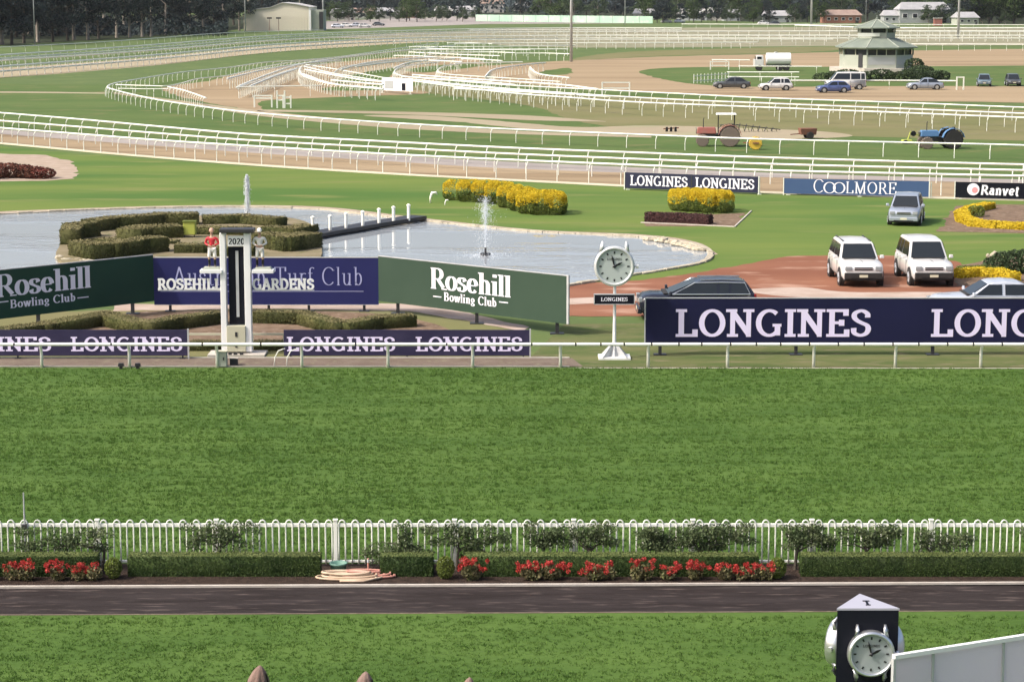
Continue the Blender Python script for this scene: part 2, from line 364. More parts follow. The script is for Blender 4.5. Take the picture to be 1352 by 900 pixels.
# ------------------------------------------------------------------ ground, layer by layer
def sheet_px(name, pts, z, m, sm=True, n=5, closed=True):
    q = smooth(pts, n, True) if sm else pts; W_ = [G(u, v, 0) + Vector((0, 0, z)) for u, v in q]
    if m in ('red_road', 'dirt', 'lawn', 'lawn_dark', 'lawn_dry', 'dirt_pale', 'pale_gravel', 'soil', 'gravel_bed', 'leaf_litter'):
        out = []                                              # ragged, worn margins
        for a, c in zip(W_, W_[1:] + W_[:1]):
            L = (c - a).length; st = max(.35, a.y * .006); k = int(min(120, max(1, L / st))); d = (c - a); nn = Vector((-d.y, d.x, 0)).normalized() if L > 1e-6 else Vector((0, 0, 0))
            for i in range(k): out.append(a + d * (i / k) + nn * (random.gauss(0, .5) * .0016 * a.y * (1 if i else .3)))
        W_ = out
    mb = MB(); mb.sheet(W_); o = mb.build(name, m); return struct(o)
def band_px(name, top, bot, z, m, n=6):
    """sheet between two smoothed rows of points with equal counts"""
    a = smooth(top, n); c = smooth(bot, n); mb = MB()
    vs = [G(u, v) + Vector((0, 0, z)) for u, v in a] + [G(u, v) + Vector((0, 0, z)) for u, v in c]; N = len(a)
    mb.add(vs, [(i, i + 1, N + i + 1, N + i) for i in range(N - 1)]); return struct(mb.build(name, m))
mb = MB(); mb.sheet([(-3100, -200, 0), (3100, -200, 0), (3100, 2990, 0), (-3100, 2990, 0)]); struct(mb.build('ground', 'ground'))
L1, L2, L3, L4, L5, L6 = .004, .008, .012, .016, .020, .024
sheet_px('course_turf', [(-400, 486), (1750, 486), (1750, 746), (-400, 746)], L1, 'course', sm=False)
sheet_px('front_lawn', [(-400, 812), (1750, 805), (2600, 1400), (-1250, 1400)], L1, 'course', sm=False)
# mulch bed, path, kerbs
sheet_px('mulch_bed', [(-400, 744), (1750, 744), (1750, 772), (-400, 778)], L2, 'mulch', sm=False)
sheet_px('path', [(-400, 777), (1750, 769), (1750, 805), (-400, 814)], L2, 'path', sm=False)
def kerb(name, a, b2, wd, ht, m='concrete', z0=0.0):
    A, B = G(*a), G(*b2); mb = MB(); mb.beam(A + Vector((0, 0, z0 + ht / 2)), B + Vector((0, 0, z0 + ht / 2)), wd, ht); return struct(mb.build(name, m, bevel=.008))
kerb('kerb', (-400, 778), (1750, 769.5), .07, .06)
kerb('path_edging', (-400, 813.5), (1750, 804.5), .05, .015, 'strip')
# strip behind the running rail
sheet_px('verge_strip', [(-400, 473), (755, 473), (770, 484), (-400, 484)], L3, 'strip', sm=False)
kerb('strip_edging', (-400, 473), (752, 473), .06, .05)
kerb('strip_edging', (-400, 484.3), (752, 484.3), .07, .04)
kerb('strip_edging', (760, 486), (1750, 487), .05, .025)
sheet_px('post_garden_soil', [(-400, 470), (-400, 432), (120, 410), (330, 402), (560, 404), (690, 440), (700, 471)], L1, 'lawn_dry', sm=False)
sheet_px('post_garden_bed', [(20, 455), (150, 416), (260, 410), (400, 410), (530, 418), (600, 440), (560, 458), (300, 462)], L2, 'soil')
sheet_px('terracotta_path', [(150, 402), (330, 399), (560, 401), (700, 432), (690, 437), (540, 411), (330, 407.5), (150, 411)], L3, 'pale_gravel', sm=False)
# infield lawn (between the tan path and the boards)
sheet_px('infield_lawn', [(-500, 175), (-100, 184), (100, 203), (340, 221), (640, 238), (1000, 257), (1352, 266), (1800, 276), (1800, 420), (760, 372), (300, 392), (-500, 410)], L1, 'lawn', sm=False)
sheet_px('lawn_patch', [(745, 428), (1800, 418), (1800, 486.5), (772, 486.5), (700, 472)], L2, 'verge', sm=False)
# red gravel road
sheet_px('red_gravel_road', [(700, 392), (760, 374), (850, 370), (935, 358), (1000, 346), (1040, 338.5), (1100, 337), (1200, 338), (1262, 345), (1300, 368), (1500, 372), (1800, 372), (1800, 420), (1352, 418), (1000, 417), (740, 418), (690, 412)], L3, 'red_road', sm=False)
sheet_px('pale_gravel_patch', [(985, 383), (1060, 380), (1120, 386), (1240, 386), (1300, 392), (1180, 396), (1040, 392)], L4, 'pale_gravel')
sheet_px('pale_gravel_patch', [(700, 397), (850, 391), (850, 397), (700, 404)], L4, 'pale_gravel')
# pond
POND = [(-260, 300), (-60, 287), (60, 280.5), (160, 276.5), (250, 274.5), (330, 274), (420, 276.5), (470, 282), (540, 290), (600, 296), (700, 306), (780, 310), (850, 314), (905, 321), (930, 328), (938, 336), (930, 346), (890, 355), (820, 366), (755, 377), (680, 388), (540, 394), (330, 396), (100, 396), (-260, 412)]
pp = smooth(POND, 6, True)
mb = MB(); mb.sheet([G(u, v) + Vector((0, 0, L4)) for u, v in pp]); struct(mb.build('pond_water', 'water'))
PW = [G(u, v) for u, v in pp]
# coping: individual stones along the visible bank
coping = thing('pond_edging', PW[60], 'low stone coping around the edge of the large ornamental pond', 'pond edging')
NP = len(PW); acc = 0.0; stone_me = []
for k in range(5):
    mb = MB(); mb.box((0, 0, .05), (.93, .30, .10), top=.96); o = mb.build('stone', 'stone', coping, sm=False, bevel=.02); stone_me.append(o)
used = [False] * 5; cnt = 0; grid = []
for i in range(NP):
    a = PW[i]; c = PW[(i + 1) % NP]; L = (c - a).length; t = -acc
    while t + .9 < L + .0001 or (t < L and False):
        t += .9; p = a.lerp(c, min(t / L, 1)); grid.append((p, math.atan2((c - a).y, (c - a).x)))
    acc = (L - t)
vis = [q for q in grid if -260 < q[0].x * 1 < 260 and q[0].y > 84]
vis.sort(key=lambda q: q[0].y)
for i, (p, rz) in enumerate(vis[:290]):
    k = i % 5; l = p - coping.location; l.z = 0; jz = random.uniform(-.05, .05)
    if not used[k]: o = stone_me[k]; used[k] = True; o.location = l; o.rotation_euler = (0, 0, rz + jz)
    else: o = inst(stone_me[k], 'stone', coping, l, rz + jz)
    o.scale = (random.uniform(.94, 1.0), random.uniform(.8, 1.15), random.uniform(.7, 1.2))
# pale worn bank on the far side and the stony tip at the right
band_px('pond_bank', [(-100, 284), (60, 277), (250, 271.5), (420, 273), (540, 286), (700, 303), (850, 310), (920, 320), (948, 336)], [(-100, 287), (60, 281), (250, 275), (420, 277), (540, 291), (700, 307), (850, 315), (908, 323), (938, 337)], L3, 'gravel_bed')
# island
ISL = [(74, 340), (80, 326), (80, 308), (100, 299), (150, 293), (215, 289), (300, 288), (380, 291), (414, 302), (422, 322), (424, 342), (400, 352), (300, 356), (150, 356), (88, 352)]
mb = MB(); ip = [G(u, v) for u, v in smooth(ISL, 4, True)]; mb.prism([(p.x, p.y) for p in ip][::-1], 0.0, .16); struct(mb.build('pond_island', 'dry_ground'))
# left gravel bed
sheet_px('gravel_bed', [(-200, 203), (0, 203), (60, 205), (95, 213), (102, 224), (99, 236), (60, 239), (0, 240), (-200, 243)], L3, 'gravel_bed', sm=False)
# bed under second yellow hedge
sheet_px('shrub_bed', [(848, 294), (880, 286), (985, 281), (970, 299), (852, 299)], L3, 'soil', sm=False)
kerb('bed_edging', (846, 294.5), (970, 300), .08, .06); kerb('bed_edging', (970, 300), (992, 279), .08, .06)
# right bed
sheet_px('brown_garden_bed', [(1238, 306), (1262, 272), (1290, 270), (1800, 272), (1800, 312), (1400, 309)], L3, 'soil', sm=False)
sheet_px('lower_garden_bed', [(1262, 378), (1262, 352), (1330, 338), (1800, 336), (1800, 380)], L4, 'soil', sm=False)
# path between the rails, with white edge
bt = [(-300, 152), (0, 177), (170, 190), (340, 202.5), (510, 213), (680, 223), (1010, 234), (1352, 242), (1700, 248)]
bb = [(-300, 163), (0, 190), (170, 205.5), (340, 219), (510, 230), (680, 239), (1010, 255), (1352, 265), (1700, 272)]
bg_ = [(-300, 147), (0, 171), (170, 183), (340, 195), (510, 205), (680, 214), (1010, 228), (1352, 237), (1700, 243)]
band_px('grey_track', bg_, bt, L2, 'grey_track'); band_px('tan_track', bt, bb, L2, 'dirt')
mb = MB(); mb.ribbon([G(u, v) for u, v in smooth([(u, v - .6) for u, v in bb], 6)], .85, .05)
o = mb.build('track_edging', 'pale_edge'); s_ = o.modifiers.new('thick', 'SOLIDIFY'); s_.thickness = .05; struct(o)
# turf beyond
sheet_px('inner_turf', [(-300, 147), (0, 171), (170, 183), (340, 195), (510, 205), (680, 214), (1010, 228), (1352, 237), (1700, 243), (1700, 150), (1352, 140), (1000, 128), (700, 118), (500, 108), (350, 95), (250, 100), (150, 112), (-300, 108)], L1, 'lawn_dark', sm=False)
band_px('white_cut_line', [(-300, 121), (0, 121), (140, 122.5)], [(-300, 123), (0, 122.8), (140, 124.2)], L2, 'dirt_pale')
sheet_px('dry_turf', [(560, 112), (700, 120), (900, 130), (1100, 137), (1352, 146), (1700, 155), (1700, 190), (1352, 186), (1100, 180), (1000, 185), (860, 174), (760, 160), (700, 140), (560, 122)], L2, 'lawn_dry')
sheet_px('dirt_patch', [(760, 168), (860, 166), (1000, 170), (1100, 175), (1120, 181), (1010, 184), (900, 181), (790, 177), (700, 171), (600, 161), (480, 153), (560, 153), (660, 160)], L3, 'dirt_pale')
band_px('dirt_lane', [(150, 122), (230, 132), (340, 146), (440, 156), (560, 165), (700, 174), (860, 179)], [(150, 124), (230, 136), (340, 153), (440, 163), (560, 172), (700, 178), (860, 182)], L4, 'dirt_pale')
band_px('dirt_lane', [(340, 145), (450, 146.5), (560, 148.5), (700, 153), (800, 160.5)], [(340, 147.5), (450, 149.5), (560, 152.5), (700, 159), (800, 161)], L4, 'dirt_pale')
sheet_px('dirt_yard', [(215, 116), (270, 108), (300, 101), (350, 91), (430, 84), (520, 76), (600, 74), (640, 84), (640, 104), (560, 108), (500, 112), (430, 116), (440, 120), (540, 119), (560, 124), (430, 129), (345, 134), (345, 146), (290, 139), (240, 128)], L3, 'dirt')
sheet_px('training_track', [(600, 96), (640, 88), (700, 83), (760, 80), (860, 75.5), (1000, 72), (1110, 69), (1352, 65), (1800, 62), (1800, 150), (1352, 136), (1200, 134), (1000, 129), (900, 124), (780, 118), (700, 112), (620, 106)], L4, 'dirt')
sheet_px('track_margin', [(755, 80), (800, 71), (900, 66), (1100, 62), (1100, 67), (1000, 71), (860, 74.5)], L3, 'lawn_dry')
sheet_px('inner_green', [(843, 95), (865, 91), (920, 89), (1010, 89), (1200, 88), (1352, 87), (1800, 84), (1800, 116), (1352, 114.5), (1200, 114), (1000, 115), (930, 112.5), (880, 106), (852, 99)], L5, 'lawn_dark')
sheet_px('green_wedge', [(535, 92), (600, 85), (640, 86), (610, 91), (560, 96)], L5, 'lawn_dark')
sheet_px('green_wedge', [(715, 95), (750, 90), (752, 98), (720, 99)], L5, 'lawn_dark')
sheet_px('green_wedge', [(445, 110), (470, 98), (530, 88), (540, 84), (520, 97), (500, 108)], L5, 'lawn_dark')
# outer track at left and pale far straight
band_px('outer_track', [(-300, 106), (0, 90), (110, 83), (220, 74), (340, 62), (430, 56), (600, 48), (860, 46)], [(-300, 121), (0, 103), (110, 95), (220, 85), (340, 71), (430, 64), (600, 55), (860, 55)], L2, 'dirt_pale')
band_px('far_straight', [(430, 49), (600, 41), (700, 38), (860, 37), (1100, 36), (1352, 36), (1800, 36)], [(430, 50), (600, 55), (700, 62), (860, 63), (1100, 61), (1352, 60), (1800, 59)], L3, 'far_sand')
sheet_px('car_park', [(360, 33), (430, 28), (600, 22), (860, 27), (860, 31), (640, 32), (470, 38), (380, 40)], L2, 'grey_track', sm=False)

sheet_px('woodland_floor', [(-400, 75), (0, 60), (110, 54), (220, 48), (330, 38), (330, 22), (-400, 20)], L1, 'leaf_litter', sm=False)
sheet_px('woodland_floor', [(430, 27), (600, 21), (860, 25), (1000, 29), (1352, 31.5), (1800, 32), (1800, 8), (400, 8)], L1, 'leaf_litter', sm=False)

# grass blades on the two strips nearest the stand
VT = RNG.uniform(0, 1, (512, 512))
def vnoise(a, b_):
    ia, ib = np.floor(a).astype(int), np.floor(b_).astype(int); fa, fb = a - ia, b_ - ib; fa = fa * fa * (3 - 2 * fa); fb = fb * fb * (3 - 2 * fb)
    g = lambda i, j: VT[i % 512, j % 512]
    return (g(ia, ib) * (1 - fa) + g(ia + 1, ib) * fa) * (1 - fb) + (g(ia, ib + 1) * (1 - fa) + g(ia + 1, ib + 1) * fa) * fb
def blades(name, v0, v1, dens, hgt, wid, ga=1.5, gb=-.04):
    y0, y1 = G(676, v1).y, G(676, v0).y; xm0 = lambda y: y * .245 + 1.5
    A = 0.5 * (2 * xm0(y0) + 2 * xm0(y1)) * (y1 - y0); n = int(A * dens)
    y = RNG.uniform(y0, y1, n); x = RNG.uniform(-1, 1, n) * (y * .245 + 1.5)
    # tufts thin out and thicken in long streaks
    f = .60 * vnoise(x / 1.7 + .3 * np.sin(y * 3), y / .14) + .40 * vnoise(x / .55 + 40, y / .09 + 9) + .22 * (vnoise(x / 5.0, y / 1.3) - .5); keep = RNG.uniform(0, 1, n) < ga * f + gb
    x = x[keep]; y = y[keep]; n = len(x); k = 7
    base = np.repeat(np.stack([x, y, np.zeros(n)], 1), k, 0); N = n * k
    base[:, :2] += RNG.normal(size=(N, 2)) * .035
    a = RNG.uniform(0, 2 * np.pi, N); side = np.stack([np.cos(a), np.sin(a), np.zeros(N)], 1) * wid
    hh = hgt * np.repeat(.55 + .9 * vnoise(x / 6.0, y / .28 + 5), k) * RNG.uniform(.5, 1.2, N) * np.repeat(RNG.uniform(.6, 1.35, n), k)
    tip = base + np.stack([RNG.normal(size=N) * .5 * hh, RNG.normal(size=N) * .5 * hh, hh], 1)
    V = np.stack([base - side, base + side, tip], 1).reshape(-1, 3)
    o = np_mesh(name, V, np.arange(3 * N).reshape(-1, 3), 'blade'); tag(o, None, None, None, 'stuff'); return o
tag(blades('grass', 486.5, 744, 100, .052, .012, 1.35, .05), 'thick green turf of the racecourse straight between rail and picket fence', 'grass')
tag(blades('grass', 814, 930, 105, .042, .012, .9, .34), 'green lawn in front of the dark path nearest the stand', 'grass')

# ------------------------------------------------------------------ fences
def fence_path(rail_px, h, spacing, n=8, raw=False):
    q = smooth(rail_px, n) if not raw else rail_px
    P = [G(u, v, h) for u, v in q]; P = [Vector((p.x, p.y, 0)) for p in P]
    return P
def walk(P, spacing, start=0.0):
    out = []; need = start
    for a, c in zip(P, P[1:]):
        L = (c - a).length
        if L < 1e-6: continue
        while need <= L:
            out.append((a.lerp(c, need / L), math.atan2((c - a).y, (c - a).x))); need += spacing
        need -= L
    return out
POSTS = {}
def post_mesh(h, r, off):
    key = (h, r, off)
    if key not in POSTS:
        mb = MB()
        pts = [(0, -off, 0), (0, -off, h * .55), (0, -off * .85, h * .75), (0, -off * .45, h * .92), (0, 0, h - .04)]
        mb.tube(pts, r, 6); POSTS[key] = mb
    return POSTS[key]
def running_rail(label, rail_px, h=1.3, spacing=2.4, r=.075, off=.30, flip=False, pr=.036, m='white_far', n=8, maxp=290, rails=(1.0,), group='white running rails of the racecourse tracks', stuff=False, segl=None):
    P = fence_path(rail_px, h, spacing, n)
    org = P[len(P) // 2].copy(); t = thing('running_rail', org, label, 'fence', group)
    for fr in rails:
        mb = MB(); mb.tube([p + Vector((0, 0, h * fr)) for p in P], r, 6, sq=1.3); mb.build('rail', m, t, org)
    W_ = walk(P, spacing, .2)
    sgn = -1 if flip else 1
    first = None
    if stuff or len(W_) > maxp:
        mb = MB()
        for p, a in W_: mb.box((p.x, p.y, h * .5), (pr * 2, pr * 2, h))
        o = mb.build('posts', m, t, org); o['kind'] = 'stuff'
    else:
        for p, a in W_:
            l = p - org; l.z = 0
            if first is None:
                first = post_mesh(h, pr, off * sgn); first = first.build('post', m, t); first.location = l; first.rotation_euler = (0, 0, a)
            else: inst(first, 'post', t, l, a + random.uniform(-.03, .03))
    return t
A = [(-260, 148), (-100, 160.5), (0, 169), (110, 177.5), (220, 186), (340, 193.5), (510, 203.5), (680, 211.5), (850, 218.5), (1010, 225), (1180, 229), (1352, 232.5), (1600, 237)]
B2 = [(-260, 139.5), (-100, 152), (0, 159.5), (110, 168), (220, 177), (340, 186), (510, 195), (680, 203.5), (850, 210.5), (1010, 216.5), (1180, 221), (1352, 225), (1600, 230)]
B1 = [(-260, 129), (-100, 141), (0, 149), (110, 158), (220, 168), (340, 178), (510, 187), (680, 195.5), (850, 202), (1010, 208), (1180, 213), (1352, 217.5), (1600, 223)]
running_rail('white running rail nearest the pond along the pale edge of the tan track', A, 1.3, 2.35, .085)
running_rail('middle white running rail between grey and tan strips of the track', B2, 1.3, 2.6, .08)
running_rail('white running rail on the turf side of the grey track strip', B1, 1.35, 2.8, .08)
D = [(1600, 201), (1352, 192), (1180, 188), (1010, 184), (850, 178), (680, 171), (510, 162), (340, 149.5), (230, 135.5), (180, 126), (152, 119), (142, 115), (150, 110.5), (180, 105), (240, 95.5), (300, 89.5), (350, 82.5), (400, 79.5), (450, 75), (520, 65), (580, 57)]
running_rail('long white running rail that hooks round the left tip of the infield oval', D, 1.1, 2.7, .08, flip=True)
running_rail('white running rail inside the oval tip beside the brown yard', [(153, 112), (200, 113.5), (222, 113.5), (240, 110), (262, 104), (300, 100), (330, 93), (380, 83), (450, 77)], 1.2, 2.4, .07, flip=True)
running_rail('short white rail running down into the brown yard from the oval tip', [(222, 115), (245, 120), (272, 129.5)], 1.2, 2.0, .08)
running_rail('second short white rail inside the oval tip', [(156, 117), (190, 117.5), (222, 117.5)], 1.2, 2.2, .06)
running_rail('white rail looping from the yard beside the left chute', [(312, 116), (340, 107), (372, 96), (400, 88), (430, 84)], 1.3, 1.6, .06)
running_rail('straight white yard rail ahead of the two small white gates', [(312, 115), (425, 113)], 1.3, 4.5, .08)
# chute loops in the middle distance
running_rail('white looping chute rail left of the white panel sign', [(508, 108), (480, 103.5), (440, 97), (410, 90), (399, 88), (396, 94), (402, 101), (420, 107), (445, 112), (500, 116)], 1.3, 1.9, .08)
running_rail('upper white chute rail leading to the white panel sign', [(400, 85), (440, 91), (480, 98), (508, 103)], 1.2, 2.5, .07)
running_rail('white rail crossing behind the left chute', [(435, 100), (455, 88), (490, 84), (540, 78), (580, 70)], 1.3, 2.2, .06)
running_rail('white chute rail curving round right of the white panel sign', [(580, 82), (545, 86), (526, 90), (521, 96), (532, 100.5), (560, 103), (620, 107), (680, 112)], 1.3, 1.8, .08)
running_rail('white rail curving round the small brown field', [(610, 84), (585, 88), (578, 94), (590, 98), (630, 101), (680, 104), (740, 108)], 1.3, 2.0, .07)
running_rail('curved white rail at the pale tip of the training track', [(700, 89), (706, 95), (718, 99), (752, 103)], 1.3, 1.8, .10)
F1 = [(530, 101), (620, 108.5), (680, 113), (800, 119), (900, 124), (1010, 129.5), (1200, 136), (1352, 142), (1600, 150)]
F2 = [(545, 105), (600, 111), (680, 118), (800, 126.5), (900, 132), (1010, 136.5), (1200, 144), (1352, 150), (1600, 159)]
F3 = [(545, 107), (600, 114.5), (680, 123.5), (760, 129.5), (840, 135), (1010, 142), (1200, 149.5), (1352, 155.5), (1600, 164)]
running_rail('farthest of the three parallel white rails below the parked cars', F1, 1.3, 2.6, .08)
running_rail('middle of the three parallel white rails below the parked cars', F2, 1.3, 2.6, .08)
running_rail('nearest of the three parallel white rails below the parked cars', F3, 1.35, 2.8, .085)
running_rail('extra white rail joining the middle chute bend', [(560, 108), (640, 116), (740, 124), (840, 130)], 1.2, 2.6, .07)
# outer rails at left running away to the far turn
E = [(-250, 92), (0, 73), (110, 66), (220, 58), (340, 48.5), (430, 44), (520, 41), (620, 38.5), (760, 37), (900, 37)]
E2 = [(-250, 99), (0, 80), (110, 73), (220, 65), (340, 55), (430, 50), (520, 46.5), (620, 43.5), (760, 42), (1000, 41.5), (1352, 41), (1600, 41)]
E3 = [(-250, 107), (0, 88), (110, 80), (220, 71.5), (340, 60.5), (430, 55), (520, 51), (620, 48.5), (760, 47), (1000, 47), (1352, 47), (1600, 47)]
running_rail('outermost white rail of the far turn below the dark trees', E, 1.6, 3.0, .15, rails=(1, .62), pr=.062, maxp=290)
running_rail('second white rail of the far turn', E2, 1.6, 2.9, .15, pr=.062, maxp=299)
running_rail('third and nearest white rail of the far turn', E3, 1.6, 2.9, .15, rails=(1, .55), pr=.062, maxp=299)
running_rail('thin white rail on the grass bank under the dark trees', [(-200, 72), (0, 62.5), (110, 57), (200, 51), (300, 43.5), (420, 40)], 1.2, 6.0, .09)
running_rail('white rail along the top edge of the pale training track', [(520, 55), (620, 53), (760, 52.5), (1000, 52), (1100, 52)], 1.4, 3.4, .09)
running_rail('bright white rail right of the tower above the brown track', [(1180, 58.5), (1352, 59), (1600, 60)], 1.4, 3.4, .14)
running_rail('farthest bright white rail right of the tower', [(1050, 33.5), (1180, 37), (1352, 37), (1600, 37)], 1.8, 5, .22)
running_rail('top white rail at the foot of the suburb', [(900, 32), (1050, 32.5), (1352, 33), (1600, 33)], 1.5, 5, .14)
for px_, lb in (([(520, 73.5), (548, 74), (578, 76)], 'short bright rail above the left chute'), ([(610, 78), (640, 79), (663, 80.5)], 'short bright rail above the small brown field'),
               ([(680, 70.5), (720, 70.5), (752, 71.5)], 'short bright rail left of the tall light mast'), ([(590, 57), (620, 57), (650, 58)], 'short pale rail in the far chute'),
               ([(560, 64), (620, 66), (700, 66)], 'pale rail in the far chute crossing'), ([(540, 69), (600, 72), (660, 74)], 'pale rail behind the far chute crossing'),
               ([(600, 84), (640, 83), (690, 82)], 'pale rail along the top of the brown track')):
    running_rail('white ' + lb, px_, 1.3, 2.2, .10, pr=.045, group='short white rails in the far chutes')
for px_, lb in (([(315, 114), (350, 100), (385, 88), (410, 83), (450, 80)], 'rail doubling the yard loop on its inner side'), ([(330, 114), (362, 101), (392, 91)], 'short rail inside the yard loop'),
               ([(403, 92), (450, 101), (480, 106), (506, 108)], 'middle rail of the left chute bundle'), ([(400, 98), (440, 111), (506, 118)], 'lower rail of the left chute bundle'), ([(438, 106), (470, 109), (506, 112)], 'short lower rail of the left chute bundle'),
               ([(300, 104), (350, 92), (400, 84), (470, 74), (540, 66), (600, 60)], 'long rail following the oval on its inner side'), ([(450, 92), (480, 84), (520, 79), (580, 76), (640, 78)], 'rail along the back of the left chute'),
               ([(540, 62), (620, 62), (700, 61), (760, 60)], 'long pale rail across the back of the chutes'), ([(545, 66), (620, 65.5), (750, 65)], 'second pale rail across the back of the chutes'), ([(560, 70), (640, 69), (680, 70)], 'third pale rail across the back of the chutes'),
               ([(470, 88), (520, 82), (560, 80), (610, 82)], 'rail behind the green wedge'), ([(520, 90), (545, 82), (600, 78)], 'curved rail left of the small brown field'), ([(640, 102), (652, 92), (690, 86), (720, 83)], 'rail at the right of the small brown field'),
               ([(545, 99), (600, 103), (660, 107), (740, 112), (790, 118)], 'rail parallel to the middle chute bend'), ([(600, 117), (680, 121), (760, 125)], 'inner rail of the middle chute'), ([(620, 40), (760, 39.5), (900, 39)], 'faint rail on the far straight'), ([(600, 58), (700, 57), (860, 56.5), (1000, 56)], 'faint inner rail of the far straight'), ([(1190, 47), (1352, 47), (1600, 47)], 'rail right of the tower on the far straight'), ([(1190, 42), (1352, 42), (1600, 42)], 'upper rail right of the tower on the far straight')):
    running_rail('white ' + lb, px_, 1.35, 2.2, .11, pr=.045, group='white rails of the chutes and the far straight')
# rails and pens near the parked cars
running_rail('white rail behind the parked cars ending in a gooseneck', [(1040, 106.5), (1120, 106.5), (1200, 106.5), (1262, 107)], 1.15, 6.5, .10)
running_rail('white rail behind the green oval and water cart', [(940, 79), (990, 79.5)], 1.2, 2.3, .09)
running_rail('white rail running in front of the water cart', [(975, 87.5), (1085, 88)], 1.0, 6, .08)
running_rail('white upper rail between water cart and parked wagon', [(960, 95.5), (1055, 95.5)], 1.2, 4.5, .10)
running_rail('white lower rail between water cart and parked wagon', [(960, 101.5), (1055, 102)], 1.1, 4.5, .08)

# picket pen at the end of the green oval
t = thing('picket_pen', G(938, 112), 'short white picket fence at the left of the parked dark car', 'fence'); org = t.location
mb = MB()
a, c = G(916, 110.5), G(962, 107.5)
for fr in (.35, 1.05): mb.beam(a + Vector((0, 0, fr)), c + Vector((0, 0, fr)), .05, .1)
mb.build('rail', 'white_far', t, org)
src = None
for i in range(11):
    p = a.lerp(c, i / 10) - org
    if src is None: mb = MB(); mb.box((0, 0, .65), (.10, .05, 1.3)); src = mb.build('picket', 'white_far', t); src.location = p
    else: inst(src, 'picket', t, p)

# ------------------------------------------------------------------ front hooped fence
FY = G(676, 747).y; FS = pxm(747)
x0 = G(-230, 747).x; per = G(290, 747).x - G(132, 747).x - .02
t = thing('hooped_fence', (0, FY, 0), 'white hoop-topped picket fence along the near edge of the racecourse', 'fence'); org = t.location
px0 = G(130, 747).x; np0, np1 = -3, 11
xa, xb = px0 + np0 * per, px0 + np1 * per
mb = MB(); mb.box(((xa + xb) / 2, FY, .93), (xb - xa, .06, .075)); mb.build('top_rail', 'white', t, org, bevel=.006)
mb = MB(); mb.box(((xa + xb) / 2, FY, .115), (xb - xa, .05, .05)); mb.build('bottom_rail', 'white', t, org, bevel=.006)
src = None
mb = MB(); mb.box((0, 0, .52), (.085, .085, 1.04)); mb.box((0, 0, 1.05), (.11, .11, .03)); ps = mb.build('post', 'white', t, bevel=.006)
for i in range(np0, np1 + 1):
    if i == np0: ps.location = (px0 + i * per, 0, 0)
    else: inst(ps, 'post', t, (px0 + i * per, 0, 0))
hs = per / 9.0
mb = MB(); g = hs / 4
pts = [(-g, 0, .06), (-g, 0, .5), (-g, 0, .95)] + [(-g * math.cos(k * math.pi / 8), 0, .95 + g * 1.35 * math.sin(k * math.pi / 8)) for k in range(1, 8)] + [(g, 0, .95), (g, 0, .5), (g, 0, .06)]
mb.tube(pts, .017, 6); hp = mb.build('hooped_picket', 'white', t, sm=True); first = True
for i in range(np0, np1):
    for k in range(9):
        x = px0 + i * per + hs * (k + .5)
        if first: hp.location = (x, -.028, 0); first = False
        else: inst(hp, 'hooped_picket', t, (x, -.028, 0))
# ------------------------------------------------------------------ running rail of the straight
RY = G(676, 486).y; RS = pxm(486)
t = thing('running_rail', (0, RY, 0), 'white running rail of the main straight in front of the advertising boards', 'fence', 'white running rails of the racecourse tracks'); org = t.location
zr = PY(676, 454.5, RY).z
mb = MB(); pts = [(0, .16, 0), (0, .16, .45), (0, .13, .6), (0, .05, .72), (0, 0, zr)]; mb.tube(pts, [.055, .052, .05, .05, .055], 8); ps = mb.build('post', 'white', t, sm=True); first = True
for u in (-280, -168, -58, 54, 170, 286, 398, 512, 624, 740, 856, 961, 1075, 1183, 1296, 1408, 1522):
    p = G(u, 486)
    if first: ps.location = (p.x, 0, 0); first = False
    else: inst(ps, 'post', t, (p.x, 0, 0))
joints = [-330, -160, 20, 148, 268, 345, 470, 590, 702, 760, 793, 824, 860, 896, 926, 964, 998, 1030, 1068, 1106, 1140, 1178, 1212, 1250, 1284, 1322, 1360, 1400, 1440, 1600]
for a, c in zip(joints, joints[1:]):
    xa, xb = G(a, 486).x, G(c, 486).x
    mb = MB(); mb.tube([(xa + .03, RY, zr), (xb - .03, RY, zr)], .058, 10); mb.build('rail_segment', 'white', t, org, sm=False)
mb = MB(); mb.tube([(G(-330, 486).x, RY, zr), (G(1600, 486).x, RY, zr)], .045, 8); mb.build('rail_core', 'dark_metal', t, org)

